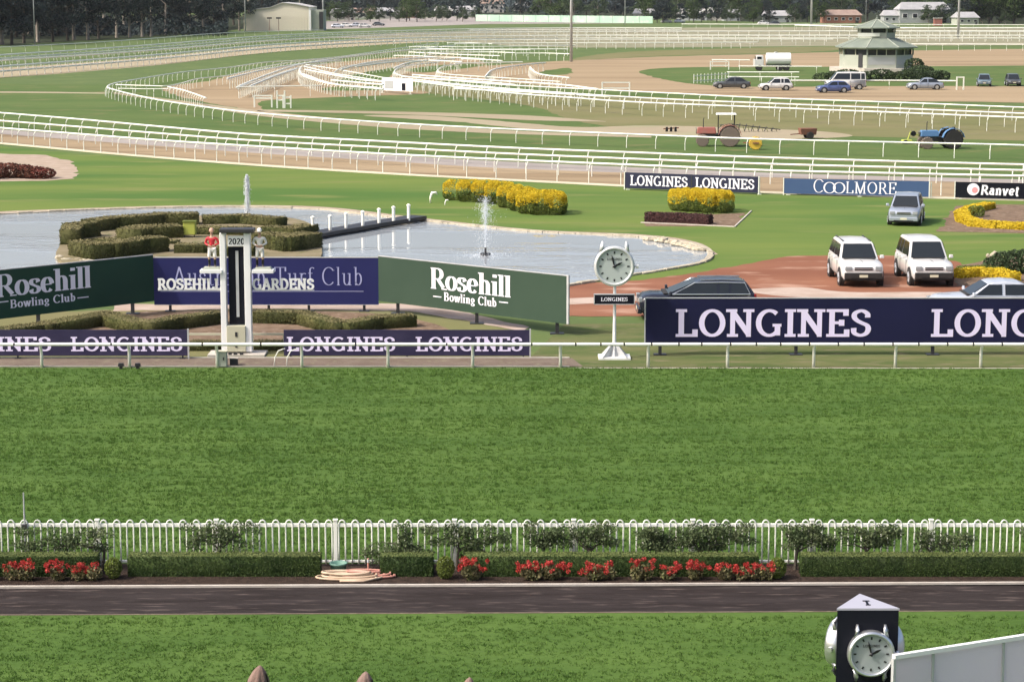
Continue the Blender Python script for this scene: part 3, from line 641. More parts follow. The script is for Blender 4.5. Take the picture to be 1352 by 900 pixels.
# ------------------------------------------------------------------ lettering: roman strokes with thick stems, thin hairlines and serifs
def arc(cx, cy, rx, ry, a0, a1, n=18):
    return [(cx + rx * math.cos(math.radians(a0 + (a1 - a0) * i / n)), cy + ry * math.sin(math.radians(a0 + (a1 - a0) * i / n))) for i in range(n + 1)]
X = .66
GL = {  # glyph: advance, strokes, serifs (x, y, half width, direction up/down)
 'L': (.78, [[(.2, 0), (.2, 1)], [(.2, .0), (.72, .0)], [(.70, 0), (.70, .27)]], [(.2, 0), (.2, 1)]),
 'O': (.98, [arc(.49, .5, .38, .5, 90, 450, 28)], []),
 'N': (.98, [[(.2, 0), (.2, 1)], [(.2, 1), (.78, 0)], [(.78, 0), (.78, 1)]], [(.2, 0), (.16, 1), (.78, 1)]),
 'G': (.98, [arc(.50, .5, .39, .5, 48, 330, 24), [(.80, .05), (.80, .42)]], [(.78, .42)]),
 'I': (.46, [[(.23, 0), (.23, 1)]], [(.23, 0), (.23, 1)]),
 'E': (.82, [[(.2, 0), (.2, 1)], [(.2, 1), (.70, 1)], [(.70, 1), (.70, .76)], [(.2, .51), (.55, .51)], [(.55, .4), (.55, .62)], [(.2, 0), (.74, 0)], [(.74, 0), (.74, .27)]], [(.2, 0), (.2, 1)]),
 'S': (.76, [smooth([(.62, .72), (.60, .88), (.40, .995), (.17, .90), (.14, .73), (.26, .59), (.42, .50), (.60, .40), (.65, .24), (.56, .07), (.36, .005), (.15, .10), (.12, .30)], 4)], []),
 'C': (.90, [arc(.49, .5, .38, .5, 45, 318, 24)], [(.78, .82)]),
 'M': (1.15, [[(.2, 0), (.2, 1)], [(.2, 1), (.57, 0)], [(.57, 0), (.94, 1)], [(.94, 0), (.94, 1)]], [(.2, 0), (.94, 0), (.16, 1), (.98, 1)]),
 'R': (.88, [[(.2, 0), (.2, 1)], [(.2, 1), (.42, 1)] + arc(.42, .74, .24, .26, 80, -80, 10) + [(.2, .48)], [(.45, .48), (.76, 0)]], [(.2, 0), (.2, 1), (.80, 0)]),
 'T': (.84, [[(.42, 0), (.42, 1)], [(.08, 1), (.76, 1)], [(.08, 1), (.08, .76)], [(.76, 1), (.76, .76)]], [(.42, 0)]),
 'A': (.92, [[(.12, 0), (.45, 1)], [(.45, 1), (.80, 0)], [(.24, .34), (.68, .34)]], [(.12, 0), (.80, 0)]),
 'D': (.94, [[(.2, 0), (.2, 1)], [(.2, 1), (.42, 1)] + arc(.42, .5, .38, .5, 80, -80, 16) + [(.2, 0)]], [(.2, 0), (.2, 1)]),
 'H': (.98, [[(.2, 0), (.2, 1)], [(.78, 0), (.78, 1)], [(.2, .5), (.78, .5)]], [(.2, 0), (.2, 1), (.78, 0), (.78, 1)]),
 'B': (.86, [[(.2, 0), (.2, 1)], [(.2, 1), (.42, 1)] + arc(.42, .76, .21, .24, 80, -80, 10) + [(.2, .52)], [(.2, .52), (.44, .52)] + arc(.44, .26, .26, .26, 80, -80, 10) + [(.2, 0)]], [(.2, 0), (.2, 1)]),
 'o': (.66, [arc(.33, X / 2, .23, X / 2, 90, 450, 22)], []),
 's': (.54, [smooth([(.43, .50), (.38, .62), (.26, .655), (.13, .60), (.12, .46), (.25, .36), (.41, .26), (.44, .12), (.30, .005), (.14, .04), (.09, .18)], 4)], []),
 'e': (.62, [[(.12, .35), (.52, .35)], arc(.32, X / 2, .21, X / 2, 5, 320, 22)], []),
 'h': (.74, [[(.2, 0), (.2, 1)], arc(.37, .42, .18, .24, 160, 0, 10) + [(.55, 0)]], [(.2, 0), (.16, 1), (.55, 0)]),
 'i': (.36, [[(.18, 0), (.18, X)], [(.18, .84), (.18, .98)]], [(.18, 0), (.15, X)]),
 'l': (.36, [[(.18, 0), (.18, 1)]], [(.18, 0), (.15, 1)]),
 'w': (.92, [[(.1, X), (.28, 0)], [(.28, 0), (.46, X)], [(.46, X), (.64, 0)], [(.64, 0), (.82, X)]], [(.1, X), (.46, X), (.82, X)]),
 'n': (.74, [[(.2, 0), (.2, X)], arc(.37, .42, .18, .24, 160, 0, 10) + [(.55, 0)]], [(.2, 0), (.16, X), (.55, 0)]),
 'g': (.62, [arc(.3, .42, .18, .22, 90, 450, 18), [(.3, .2), (.16, .1), (.42, .02)], arc(.3, -.12, .2, .14, 90, 450, 16)], []),
 'u': (.72, [[(.17, X), (.17, .22)] + arc(.34, .22, .17, .22, 180, 350, 10), [(.53, 0), (.53, X)]], [(.13, X), (.49, X), (.55, 0)]),
 'b': (.68, [[(.18, 0), (.18, 1)], arc(.34, X / 2, .19, X / 2, 150, -150, 18)], [(.15, 1)]),
 't': (.46, [[(.2, .85), (.2, .1), (.26, 0), (.4, .04)], [(.06, X), (.38, X)]], []),
 'r': (.54, [[(.18, 0), (.18, X)], arc(.36, .5, .17, .15, 160, 50, 6)], [(.18, 0), (.15, X)]),
 'a': (.62, [arc(.3, .48, .16, .18, 160, 0, 8) + [(.46, 0)], arc(.28, .2, .16, .19, 60, 300, 14)], [(.5, 0)]),
 'f': (.44, [[(.17, 0), (.17, .8)] + arc(.32, .82, .15, .17, 180, 40, 8), [(.04, X), (.34, X)]], [(.17, 0)]),
 'v': (.66, [[(.1, X), (.32, 0)], [(.32, 0), (.54, X)]], [(.1, X), (.54, X)]),
 '2': (.62, [arc(.3, .74, .2, .26, 160, -30, 12) + [(.1, 0), (.54, 0)]], []),
 '0': (.66, [arc(.33, .5, .22, .5, 90, 450, 22)], []),
 '-': (.7, [[(.02, .36), (.66, .36)]], []), ' ': (.4, [], [])}
def word(mb, txt, place, height, width, thick=.17, thin=.085, serif=.13, slant=0.0, gap=0.0, d0=0.0, depth=0.0):
    """place(s, z, d) -> world point; fits the text into width x height"""
    adv = sum(GL[c][0] + gap for c in txt) - gap; kx = width / adv; x = 0.0; lay = 0
    def quad(pts):
        nonlocal lay
        lay += 1; d = d0 + .0006 * (lay % 9)
        vs = [place((x + px_ + slant * py_) * kx, py_ * height, d) for px_, py_ in pts]
        mb.add(vs, [tuple(range(len(vs)))])
        if depth:
            vb = [place((x + px_ + slant * py_) * kx, py_ * height, d - depth) for px_, py_ in pts]; n = len(vs); base = vs + vb
            mb.add(base, [(i, n + i, n + (i + 1) % n, (i + 1) % n) for i in range(n)])
    for c in txt:
        a_, strokes, serifs = GL[c]
        for st in strokes:
            P = [Vector((p[0], p[1] if len(st) < 8 else thin / 2 + p[1] * (1 - thin))) for p in st]; L = []; R_ = []
            for i, p in enumerate(P):
                t = (P[min(i + 1, len(P) - 1)] - P[max(i - 1, 0)])
                if len(st) > 8 and (P[0] - P[-1]).length < 1e-3 and i in (0, len(P) - 1): t = P[1] - P[-2]
                if t.length < 1e-6: t = Vector((1, 0))
                t.normalize(); wv = abs(t.y); wd = thin + (thick - thin) * wv ** 1.5
                if c in 'NMA' and len(P) == 2 and abs(t.x) > .15 and abs(t.y) > .15 and t.y < 0: wd = thick
                if c in 'NM' and len(P) == 2 and abs(t.x) < .01: wd = thin + (thick - thin) * .75
                nrm = Vector((-t.y, t.x)) * wd / 2
                # keep the horizontals inside the cap height
                off = Vector((0, 0))
                if len(P) == 2 and abs(t.x) > .5 and p.y > .97: off = Vector((0, -wd / 2))
                if len(P) == 2 and abs(t.x) > .5 and abs(p.y) < .03: off = Vector((0, wd / 2))
                L.append(p + nrm + off); R_.append(p - nrm + off)
            for i in range(len(P) - 1): quad([L[i], R_[i], R_[i + 1], L[i + 1]])
        for sx, sy in serifs:
            hw = thick / 2 + serif * .72; s = thin
            if sy < .1: quad([(sx - hw, 0), (sx + hw, 0), (sx + hw, s), (sx - hw, s)])
            elif sy in (1, X): quad([(sx - hw, sy - s), (sx + hw, sy - s), (sx + hw, sy), (sx - hw, sy)])
            else: quad([(sx - hw * .8, sy - s / 2), (sx + hw * .8, sy - s / 2), (sx + hw * .8, sy + s / 2), (sx - hw * .8, sy + s / 2)])
        x += a_ + gap

# ------------------------------------------------------------------ boards
class Board:
    """vertical panel standing on the ground between picture points g0 and g1"""
    def __init__(s, name, g0, g1, label, cat='banner', group=None):
        s.a = G(*g0); s.b = G(*g1); s.r = (s.b - s.a).normalized(); s.L = (s.b - s.a).length
        s.n = Vector((s.r.y, -s.r.x, 0))                     # towards the camera
        s.t = thing(name, s.a, label, cat, group); s.org = s.a
    def at(s, u, v):
        d = ray(u, v); o = Vector((0, 0, H)); k = (s.a - o).dot(s.n) / d.dot(s.n); p = o + d * k
        return (p - s.a).dot(s.r), p.z
    def P(s, q, z, d): return s.a + s.r * q + Vector((0, 0, z)) + s.n * d
    def panel(s, z0, z1, m, q0=0.0, q1=None, name='panel', th=.05, d=0.0, bevel=0.0):
        q1 = s.L if q1 is None else q1; mb = MB()
        mb.add([s.P(q, z, dd) for dd in (d, d - th) for z in (z0, z1) for q in (q0, q1)], [(0, 1, 3, 2), (5, 4, 6, 7), (0, 4, 5, 1), (2, 3, 7, 6), (0, 2, 6, 4), (1, 5, 7, 3)])
        return mb.build(name, m, s.t, s.org, bevel=bevel)
    def text(s, txt, u0, vt, u1, vb, m, **k):
        q0, zb = s.at(u0, vb); q1, _ = s.at(u1, vb); _, zt = s.at(u0, vt); _, zt1 = s.at(u1, vt); _, zb1 = s.at(u1, vb)
        zt = (zt + zt1) / 2; zb = (zb + zb1) / 2
        mb = MB(); word(mb, txt, lambda q, z, d: s.P(q0 + q, zb + z, d), zt - zb, q1 - q0, d0=.008, **k)
        return mb.build('lettering', m, s.t, s.org)
    def line(s, u0, u1, v, m, th=.02, name='rule'):
        q0, z0 = s.at(u0, v); q1, z1 = s.at(u1, v); z = (z0 + z1) / 2; mb = MB()
        mb.add([s.P(q0, z - th, .01), s.P(q1, z - th, .01), s.P(q1, z + th, .01), s.P(q0, z + th, .01)], [(0, 1, 2, 3)]); return mb.build(name, m, s.t, s.org)
    def legs(s, us, z1, m='dark_metal', wd=.09, back=.03):
        first = None
        for u in us:
            q, _ = s.at(u, 430)
            if first is None:
                mb = MB(); mb.box((0, 0, z1 / 2), (wd, wd, z1)); mb.box((0, 0, .02), (wd * 4, wd * 3, .04)); first = o = mb.build('leg', m, s.t)
            else: o = inst(first, 'leg', s.t)
            o.location = s.r * q - s.n * (back + wd / 2 + .02) + Vector((0, 0, 0))
    def rim(s, z, m='steel', hgt=.035):
        s.panel(z, z + hgt, m, name='rim', th=.07, d=.01)
SLAB = dict(thick=.20, thin=.105, serif=.14, gap=.05)
DIDONE = dict(thick=.22, thin=.05, serif=.06, gap=-.01)
THIN = dict(thick=.10, thin=.035, serif=.06, gap=.03)
# the large board on the right
b = Board('long_banner', (852, 469), (1520, 469), 'long navy banner with large lilac brand lettering behind the running rail at the right')
_, z1 = b.at(1000, 394); _, z0 = b.at(1000, 456); b.panel(z0, z1, 'navy'); b.rim(z1, 'steel', .03)
b.panel(z0, z1 + .02, 'steel', -.04, 0.0, 'end_rim', .07, .01)
b.text('LONGINES', 892, 408, 1150, 444.5, 'print_lilac', **SLAB); b.text('LONGINES', 1229, 408, 1487, 444.5, 'print_lilac', **SLAB)
b.legs([872, 1052, 1233, 1414], z0 + .1, wd=.11)
# low faded banners either side of the winning post
for (g0, g1, texts, lab) in (((-205, 474), (248, 474), [(-92, 68), (94, 241)], 'low faded purple banner left of the winning post'),
                             ((375, 473), (699, 473), [(379, 522), (549, 690)], 'low faded purple banner right of the winning post')):
    b = Board('low_banner', g0, g1, lab, 'banner', 'low faded banners behind the running rail')
    _, z1 = b.at(g1[0] - 60, 435.5); _, z0 = b.at(g1[0] - 60, 469.5); b.panel(z0, z1, 'navy_faded'); b.panel(.0, z1 + .04, 'steel', b.L, b.L + .05, 'end_post', .06, .01)
    for ua, ub in texts: b.text('LONGINES', ua, 444.5, ub, 463.5, 'print_lilac', **SLAB)
    b.legs([g0[0] + 8, (g0[0] + g1[0]) / 2, g1[0] - 8], z1 - .1, wd=.05)
# three angled panels
b = Board('green_banner', (-140, 453), (204, 411.5), 'dark green bowling club banner at the far left, angled toward the course')
_, z1 = b.at(100, 347); _, z0 = b.at(100, 409.5); b.panel(z0, z1, 'bottle'); b.rim(z1)
b.text('Rosehill', -6, 356.5, 121, 386, 'print', **DIDONE); b.text('Bowling Club', 13, 391, 100, 402, 'print', thick=.20, thin=.08, serif=.06, gap=.03)
b.line(-6, 11, 398.5, 'print'); b.line(102, 117, 392.5, 'print'); b.legs([-90, 53, 178], z0 + .1, wd=.13)
b = Board('blue_banner', (204, 411.5), (500, 411.5), 'royal blue turf club banner behind the winning post')
_, z1 = b.at(350, 340.5); _, z0 = b.at(350, 402); b.panel(z0, z1, 'royal'); b.rim(z1); b.panel(z0 - .02, z0, 'steel', name='lower_rim', th=.06, d=.008)
b.text('Australian Turf Club', 228, 352.5, 480, 376.5, 'print_pale', **THIN); b.line(212, 480, 384.5, 'print_pale', .012)
b.legs([225, 355, 408, 481], z0 + .1, wd=.10)
b = Board('green_banner', (500, 411.5), (748, 443), 'grey-green bowling club banner between the blue banner and the watch clock')
_, z1 = b.at(620, 351); _, z0 = b.at(620, 412); b.panel(z0, z1, 'sage'); b.rim(z1); b.panel(z0, z1 + .03, 'steel', b.L, b.L + .09, 'end_rim', .07, .01)
b.text('Rosehill', 568, 358.5, 675, 386.5, 'print', **DIDONE); b.text('Bowling Club', 586, 389.5, 656, 401, 'print', thick=.20, thin=.08, serif=.06, gap=.03)
b.line(572, 583, 391.5, 'print'); b.line(659, 671, 399, 'print'); b.legs([523, 627, 733], z0 + .15, wd=.13)
# boards along the far track
def track_board(g0, g1, vt, m, label, div=None):
    b = Board('track_banner', g0, g1, label, 'banner', 'banners hung along the far tan track'); um = (g0[0] + g1[0]) / 2
    vm = (g0[1] + g1[1]) / 2; _, z1 = b.at(um, vt); b.panel(.10, z1, m, th=.05); b.legs([g0[0] + 2, um, g1[0] - 2], z1 - .05, 'white_far', .06)
    b.panel(.0, z1 + .03, 'white_far', -.06, 0, 'end_post', .08, .02); b.panel(.0, z1 + .03, 'white_far', b.L, b.L + .06, 'end_post', .08, .02); return b
b = track_board((825, 250.5), (1001, 257), 230.5, 'navy_small', 'dark banner with the watch brand printed twice hung along the far tan track')
b.text('LONGINES', 832, 232.5, 908, 246, 'print', **SLAB); b.text('LONGINES', 918, 235.5, 996, 249, 'print', **SLAB); q, z = b.at(913, 240); b.panel(.1, z + .4, 'dark_metal', q - .03, q + .03, 'divider', .02, .015)
b = track_board((1035, 257.5), (1226, 262), 237.5, 'steel_blue', 'steel blue stud farm banner hung along the far track behind the silver car')
b.text('C', 1073, 236.5, 1088, 254.5, 'print', **THIN); b.text('OO', 1086, 240.5, 1117, 255.5, 'print', thick=.12, thin=.05, serif=.08, gap=-.30); b.text('LMORE', 1116, 240.5, 1184, 256, 'print', thick=.13, thin=.05, serif=.10, gap=.04)
b = track_board((1261, 263), (1440, 267), 242, 'ink', 'black supplement maker banner hung along the far track at the right edge')
b.text('Ranvet', 1294, 244.5, 1345, 258, 'print', thick=.24, thin=.16, serif=.0, slant=.12, gap=.06)
q, z = b.at(1285, 250)
mb = MB(); mb.add([b.P(q + .37 * math.cos(k * .3142), z + .37 * math.sin(k * .3142), .012) for k in range(20)], [tuple(range(20))]); mb.build('logo_disc', 'print', b.t, b.org)
mb = MB(); mb.add([b.P(q + .10 + .18 * math.cos(k * .3142), z - .05 + .18 * math.sin(k * .3142), .018) for k in range(20)], [tuple(range(20))]); mb.build('logo_swirl', 'print_pink', b.t, b.org)
# white panel sign in the chutes
b = Board('panel_sign', (505, 123), (545, 125), 'white panel sign with a small dark emblem beside the left chute', 'sign')
_, z1 = b.at(525, 103); b.panel(.35, z1, 'white_clean'); b.legs([507, 543], .5, 'white_far', .12)
q, z = b.at(533, 115); b.panel(z - .45, z + .45, 'ink', q - .35, q + .35, 'emblem', .02, .02); b.panel(.6, z1 - .4, 'wall_grey', .5, 2.1, 'print_patch', .02, .02)

# ------------------------------------------------------------------ watches
def watch(parent, c, R, nrm, up=Vector((0, 0, 1)), dial='dial', org=(0, 0, 0), case='silver', deep=.12, lugs=True, text=True, lower_lugs=True):
    """c world centre of the case back; nrm horizontal direction the dial faces"""
    rt = up.cross(nrm).normalized() * 1.0; c = Vector(c)
    T = lambda x, y, d: c + rt * x + up * y + nrm * d
    def ring(prof, name, m, n=40, capf=None):
        mb = MB(); vs = []; fs = []
        for r, d in prof:
            for k in range(n): a = 2 * math.pi * k / n; vs.append(T(r * math.cos(a), r * math.sin(a), d))
        for i in range(len(prof) - 1):
            for k in range(n): l = (k + 1) % n; fs.append((i * n + k, i * n + l, (i + 1) * n + l, (i + 1) * n + k))
        if capf is not None: fs.append(tuple(capf * n + k for k in range(n)))
        mb.add(vs, fs); o = mb.build(name, m, parent, org, sm=True); return o
    ring([(R * .86, 0), (R * .97, deep * .15), (R, deep * .5), (R * .98, deep * .85), (R * .92, deep), (R * .87, deep * 1.02), (R * .83, deep * .82), (R * .83, deep * .6)], 'watch_case', case)
    ring([(R * .83, deep * .70), (R * .4, deep * .70)], 'dial', dial, capf=1)
    mb = MB()
    for k in range(12):
        a = math.pi / 6 * k; r0, r1 = R * .62, R * .74; wd = R * .035
        ca, sa = math.sin(a), math.cos(a)
        mb.add([T(r * ca + s * wd * sa, r * sa - s * wd * ca, deep * .74) for r, s in ((r0, -1), (r0, 1), (r1, 1), (r1, -1))], [(0, 1, 2, 3)])
    mb.build('hour_marks', 'black', parent, org)
    def hand(a, L, wd, name):
        ca, sa = math.sin(a), math.cos(a); mb = MB()
        mb.add([T(r * ca + s * sa, r * sa - s * ca, d) for d in (deep * .80, deep * .86) for r, s in ((-.1 * R, -wd * .5), (-.1 * R, wd * .5), (L * .6, wd), (L, 0), (L * .6, -wd))], [(0, 1, 2, 3, 4), (9, 8, 7, 6, 5)] + [(i, (i + 1) % 5, 5 + (i + 1) % 5, 5 + i) for i in range(5)])
        mb.build(name, 'black', parent, org)
    hand(math.radians(62), R * .46, R * .055, 'hour_hand'); hand(math.radians(-14), R * .60, R * .045, 'minute_hand')
    ring([(R * .07, deep * .88), (R * .05, deep * .95)], 'hand_hub', 'black', 12, capf=1)
    if text:
        mb = MB(); word(mb, 'LONGINES', lambda q, z, d: T(-R * .36 + q, R * .30 + z, deep * .745 + d), R * .11, R * .72, **SLAB); mb.build('lettering', 'black', parent, org)
    mb = MB(); mb.tube([T(R * .98, 0, deep * .5), T(R * 1.06, 0, deep * .5), T(R * 1.07, 0, deep * .5), T(R * 1.17, 0, deep * .5)], [R * .05, R * .05, R * .11, R * .10], 12); mb.build('crown', case, parent, org)
    if lugs:
        for sx in (-1, 1):
            for sy in ((1, -1) if lower_lugs else (1,)):
                mb = MB(); pts = [T(sx * R * .62, sy * R * .70, deep * .5), T(sx * R * .60, sy * R * 1.0, deep * .55), T(sx * R * .58, sy * R * 1.22, deep * .35)]
                mb.tube(pts, [R * .12, R * .105, R * .05], 8); mb.build('lug', case, parent, org, sm=True)
# clock pillar near the camera: triangular prism
Yp = 35.0; pc = PY(1146.2, 804, Yp); hw = PY(1187, 804, Yp).x - pc.x; TZ = pc.z; s3 = hw * 2; ap = s3 * math.sqrt(3) / 2
t = thing('clock_pillar', (pc.x, Yp + ap / 3, 0), 'black triangular pillar with big silver watches on its faces at the lower right', 'clock'); org = t.location
tri = [(pc.x - hw, Yp), (pc.x + hw, Yp), (pc.x, Yp + ap)]
mb = MB(); mb.prism(tri, 0, TZ - .012); mb.build('column', 'ink', t, org, bevel=.006)
mb = MB(); cx_, cy_ = pc.x, Yp + ap / 3; mb.prism([((x - cx_) * 1.015 + cx_, (y - cy_) * 1.015 + cy_) for x, y in tri], TZ - .015, TZ + .02); mb.build('cap', 'wall_grey_light', t, org)
mb = MB(); mb.box((pc.x + .03, Yp + .30, TZ + .026), (.035, .26, .01)); mb.box((pc.x + .03, Yp + .42, TZ + .0262), (.11, .035, .01)); mb.box((pc.x + .03, Yp + .18, TZ + .0264), (.08, .03, .01)); mb.build('cap_emblem', 'ink', t, org)
wc = PY(1148.5, 859.5, Yp)
Rw = (PY(1181, 860, Yp).x - PY(1116, 860, Yp).x) / 2 * .97
for k, ang in enumerate((-90, 150, 30)):
    nrm = Vector((math.cos(math.radians(ang)), math.sin(math.radians(ang)), 0)); cc = Vector((cx_, cy_, wc.z)) + nrm * (ap / 3)
    if k == 0: cc.x = wc.x
    watch(t, cc, Rw * (1 if k == 0 else 1.05), nrm, org=org, deep=.20 if k == 0 else .26, text=(k == 0))
# watch clock on a pole beside the course
cb = G(811, 473); t = thing('pole_clock', cb, 'white pole clock shaped like a wristwatch beside the green banner', 'clock'); org = cb
Yc = cb.y; wc = PY(811, 351, Yc); Rw = PY(838, 351, Yc).x - wc.x
watch(t, wc + Vector((0, .0, 0)), Rw, Vector((0, -1, 0)), dial='dial_white', org=org, case='silver_paint', deep=.2, lower_lugs=False)
mb = MB(); mb.cyl((wc.x, Yc, wc.z), Rw * .86, .12, 32, axis='Y'); mb.build('case_back', 'white_clean', t, org)
zt = wc.z - Rw; mb = MB(); mb.tube([(cb.x, Yc + .02, .2), (cb.x, Yc + .02, 1.5), (cb.x, Yc + .02, zt + .05)], [.065, .055, .05], 10); mb.build('pole', 'white_clean', t, org)
mb = MB(); mb.box((cb.x, Yc + .02, .045), (1.10, .8, .09)); mb.build('base_plate', 'white_clean', t, org, bevel=.01)
mb = MB()
for k in range(4):
    a = math.pi / 4 + k * math.pi / 2; d = Vector((math.cos(a), math.sin(a), 0)); s = d.cross(Vector((0, 0, 1))) * .012; c0 = Vector((cb.x, Yc + .02, .09))
    mb.add([c0 + d * .04 + s, c0 + d * .60 + s, c0 + d * .04 + s + Vector((0, 0, .52)), c0 + d * .04 - s, c0 + d * .60 - s, c0 + d * .04 - s + Vector((0, 0, .52))], [(0, 1, 2), (5, 4, 3), (0, 3, 4, 1), (1, 4, 5, 2)])
mb.cyl((cb.x, Yc + .02, .09), .30, .42, 4, r2=.06); mb.build('base_gusset', 'steel', t, org)
bx = PY(811, 395, Yc - .12); mb = MB(); mb.box((bx.x, Yc - .10, bx.z), (1.36, .12, .34)); mb.build('name_plate', 'ink', t, org, bevel=.008)
mb = MB()
for dz in (-.17, .17): mb.box((bx.x, Yc - .10, bx.z + dz), (1.40, .13, .025))
for dx in (-.69, .69): mb.box((bx.x + dx, Yc - .10, bx.z), (.025, .13, .36))
mb.build('name_plate_rim', 'steel', t, org)
mb = MB(); word(mb, 'LONGINES', lambda q, z, d: Vector((bx.x - .46 + q, Yc - .165 - d, bx.z - .06 + z)), .13, .92, **SLAB); mb.build('lettering', 'print', t, org)

# ------------------------------------------------------------------ winning post
wb = G(314, 468); Yw = wb.y; Q = lambda u, v: PY(u, v, Yw)
t = thing('winning_post', wb, 'tall white winning post frame topped with the year 2020 beside the rail', 'winning post'); org = wb
mb = MB()
for u0, u1, nm in ((293.5, 301, 0), (325, 333.5, 1)):
    a, c = Q(u0, 463), Q(u1, 463); zt = Q(300, 307).z; mb = MB(); mb.box(((a.x + c.x) / 2, Yw, (zt + .12) / 2), (c.x - a.x, .34, zt - .12)); mb.build('upright', 'white_clean', t, org, bevel=.02)
a, c = Q(292, 306), Q(335, 306); mb = MB(); mb.box(((a.x + c.x) / 2, Yw, Q(300, 306).z + .06), (c.x - a.x + .06, .62, .13)); mb.build('cap', 'dark_metal', t, org, bevel=.02)
a, c = Q(301, 313), Q(325, 326); mb = MB(); mb.box(((a.x + c.x) / 2, Yw - .12, (a.z + c.z) / 2 + .05), (c.x - a.x - .01, .06, (a.z - c.z) + .02)); mb.build('year_panel', 'white_clean', t, org)
mb = MB(); w_ = c.x - a.x; word(mb, '2020', lambda q, z, d: Vector((a.x + .03 + q, Yw - .152 - d, c.z + .10 + z)), .22, w_ - .06, thick=.2, thin=.14, serif=0, gap=.03); mb.build('lettering', 'ink', t, org)
a, c = Q(301, 326), Q(325, 428); mb = MB(); mb.box(((a.x + c.x) / 2, Yw + .02, (a.z + c.z) / 2), (c.x - a.x - .01, .10, a.z - c.z)); mb.build('black_panel', 'ink', t, org)
a, c = Q(311, 331), Q(316.5, 418); mb = MB(); mb.box(((a.x + c.x) / 2, Yw - .045, (a.z + c.z) / 2), (c.x - a.x, .03, a.z - c.z)); mb.build('mirror_strip', 'steel', t, org)
a, c = Q(300, 429), Q(326, 463); mb = MB(); mb.box(((a.x + c.x) / 2, Yw - .02, (a.z + c.z) / 2), (c.x - a.x - .02, .42, a.z - c.z)); mb.build('base_cabinet', 'cream', t, org, bevel=.015)
for v in (440, 454):
    p = Q(313, v); mb = MB(); mb.box((p.x, Yw - .235, p.z), (.08, .02, .16)); mb.build('cabinet_hatch', 'dark_metal', t, org)
mb = MB(); mb.box((wb.x, Yw, .04), (2.0, 1.0, .08)); mb.build('plinth', 'concrete', t, org, bevel=.02)
for u in (306, 313, 321): p = Q(u, 466); mb = MB(); mb.box((p.x, Yw - .45, .11), (.12, .1, .06)); mb.build('bolt_shoe', 'dark_metal', t, org)
for (u0, u1) in ((265, 294), (333.5, 362)):
    a, c = Q(u0, 357.5), Q(u1, 357.5); mb = MB(); mb.box(((a.x + c.x) / 2, Yw, a.z), (c.x - a.x, .5, .12)); o = mb.build('platform', 'white_clean', t, org, bevel=.01)
    mb = MB(); m_ = (a.x + c.x) / 2; mb.box((m_, Yw, a.z + .10), (.62, .42, .08), top=.8); mb.build('platform_step', 'wall_sage', t, org)
# free-standing letters carried on bars off the post
for txt, ua, ub in (('ROSEHILL', 208.5, 293), ('GARDENS', 333.5, 414.5)):
    a, c = Q(ua, 382.5), Q(ub, 367.5)
    mb = MB(); mb.box(((a.x + c.x) / 2, Yw + .05, a.z - .02), (c.x - a.x, .04, .035)); mb.build('letter_bar', 'white_clean', t, org)
    adv = sum(GL[k][0] + .04 for k in txt) - .04; kx = (c.x - a.x) / adv; x = 0
    for k in txt:
        mb = MB(); wdt = GL[k][0] * kx; x_ = a.x + x
        word(mb, k, lambda q, z, d: Vector((x_ + q, Yw - .03 - d, a.z + z)), c.z - a.z, wdt, thick=.25, thin=.15, serif=.07, depth=.05); o = mb.build('letter', 'white_clean', t, org); x += (GL[k][0] + .04) * kx
# electrical cabinet
p = G(293, 484); t = thing('electrical_cabinet', p, 'small grey-green electrical box at the foot of the winning post', 'cabinet')
mb = MB(); mb.box((0, 0, .27), (.36, .3, .50)); mb.build('cabinet_body', 'wall_sage', t, bevel=.015); mb = MB(); mb.box((.0, 0, .535), (.40, .34, .03)); mb.build('cabinet_lid', 'cream', t); mb = MB(); mb.box((.08, -.155, .3), (.04, .02, .10)); mb.build('latch', 'dark_metal', t)
p = G(309, 482); t = thing('drain_box', p, 'small dark box on the ground between the cabinet and the winning post', 'box'); mb = MB(); mb.box((0, 0, .12), (.26, .2, .24)); mb.build('box_body', 'dark_metal', t, bevel=.01); mb = MB(); mb.box((0, 0, .25), (.3, .24, .02)); mb.build('lid', 'concrete', t)
# low white barrier rails behind the gap in the banners
for (u0, u1, v) in ((248, 293, 441), (334, 375, 441)):
    a, c = G(u0, 462), G(u1, 462); z = PY(u0, v, a.y).z; t = thing('low_rail', a, 'low cream rail behind the winning post, ' + ('left' if u0 < 300 else 'right') + ' of its base', 'rail'); mb = MB(); mb.beam(a + Vector((0, 0, z)), c + Vector((0, 0, z)), .05, .07); mb.build('rail', 'cream', t, a)
    for q in (a, c): mb = MB(); mb.box((q.x, q.y, z / 2), (.06, .06, z - .04)); mb.build('post', 'cream', t, a)
# looped handrail to the right
t = thing('looped_handrail', G(362, 483), 'small white looped handrail right of the winning post', 'handrail'); org = t.location
for dx in (0, .42):
    mb = MB(); mb.tube([org + Vector((dx, 0, 0)), org + Vector((dx + .03, 0, .3)), org + Vector((dx + .15, 0, .52)), org + Vector((dx + .38, 0, .60))], .02, 6); mb.build('handrail_tube', 'white', t, org, sm=True)
# two small black boxes of unknown use at the rail foot
for u in (160, 182):
    p = G(u, 487); t = thing('ground_light', p, 'small black ground light ' + ('left' if u < 170 else 'right') + ' of the rail post near the left banner', 'light', 'small black ground lights at the rail'); mb = MB(); mb.box((0, 0, .05), (.10, .12, .10)); mb.build('foot', 'black', t)
    mb = MB(); mb.box((0, 0, .15), (.20, .13, .11), top=.8); mb.build('lamp_head', 'black', t, bevel=.01)

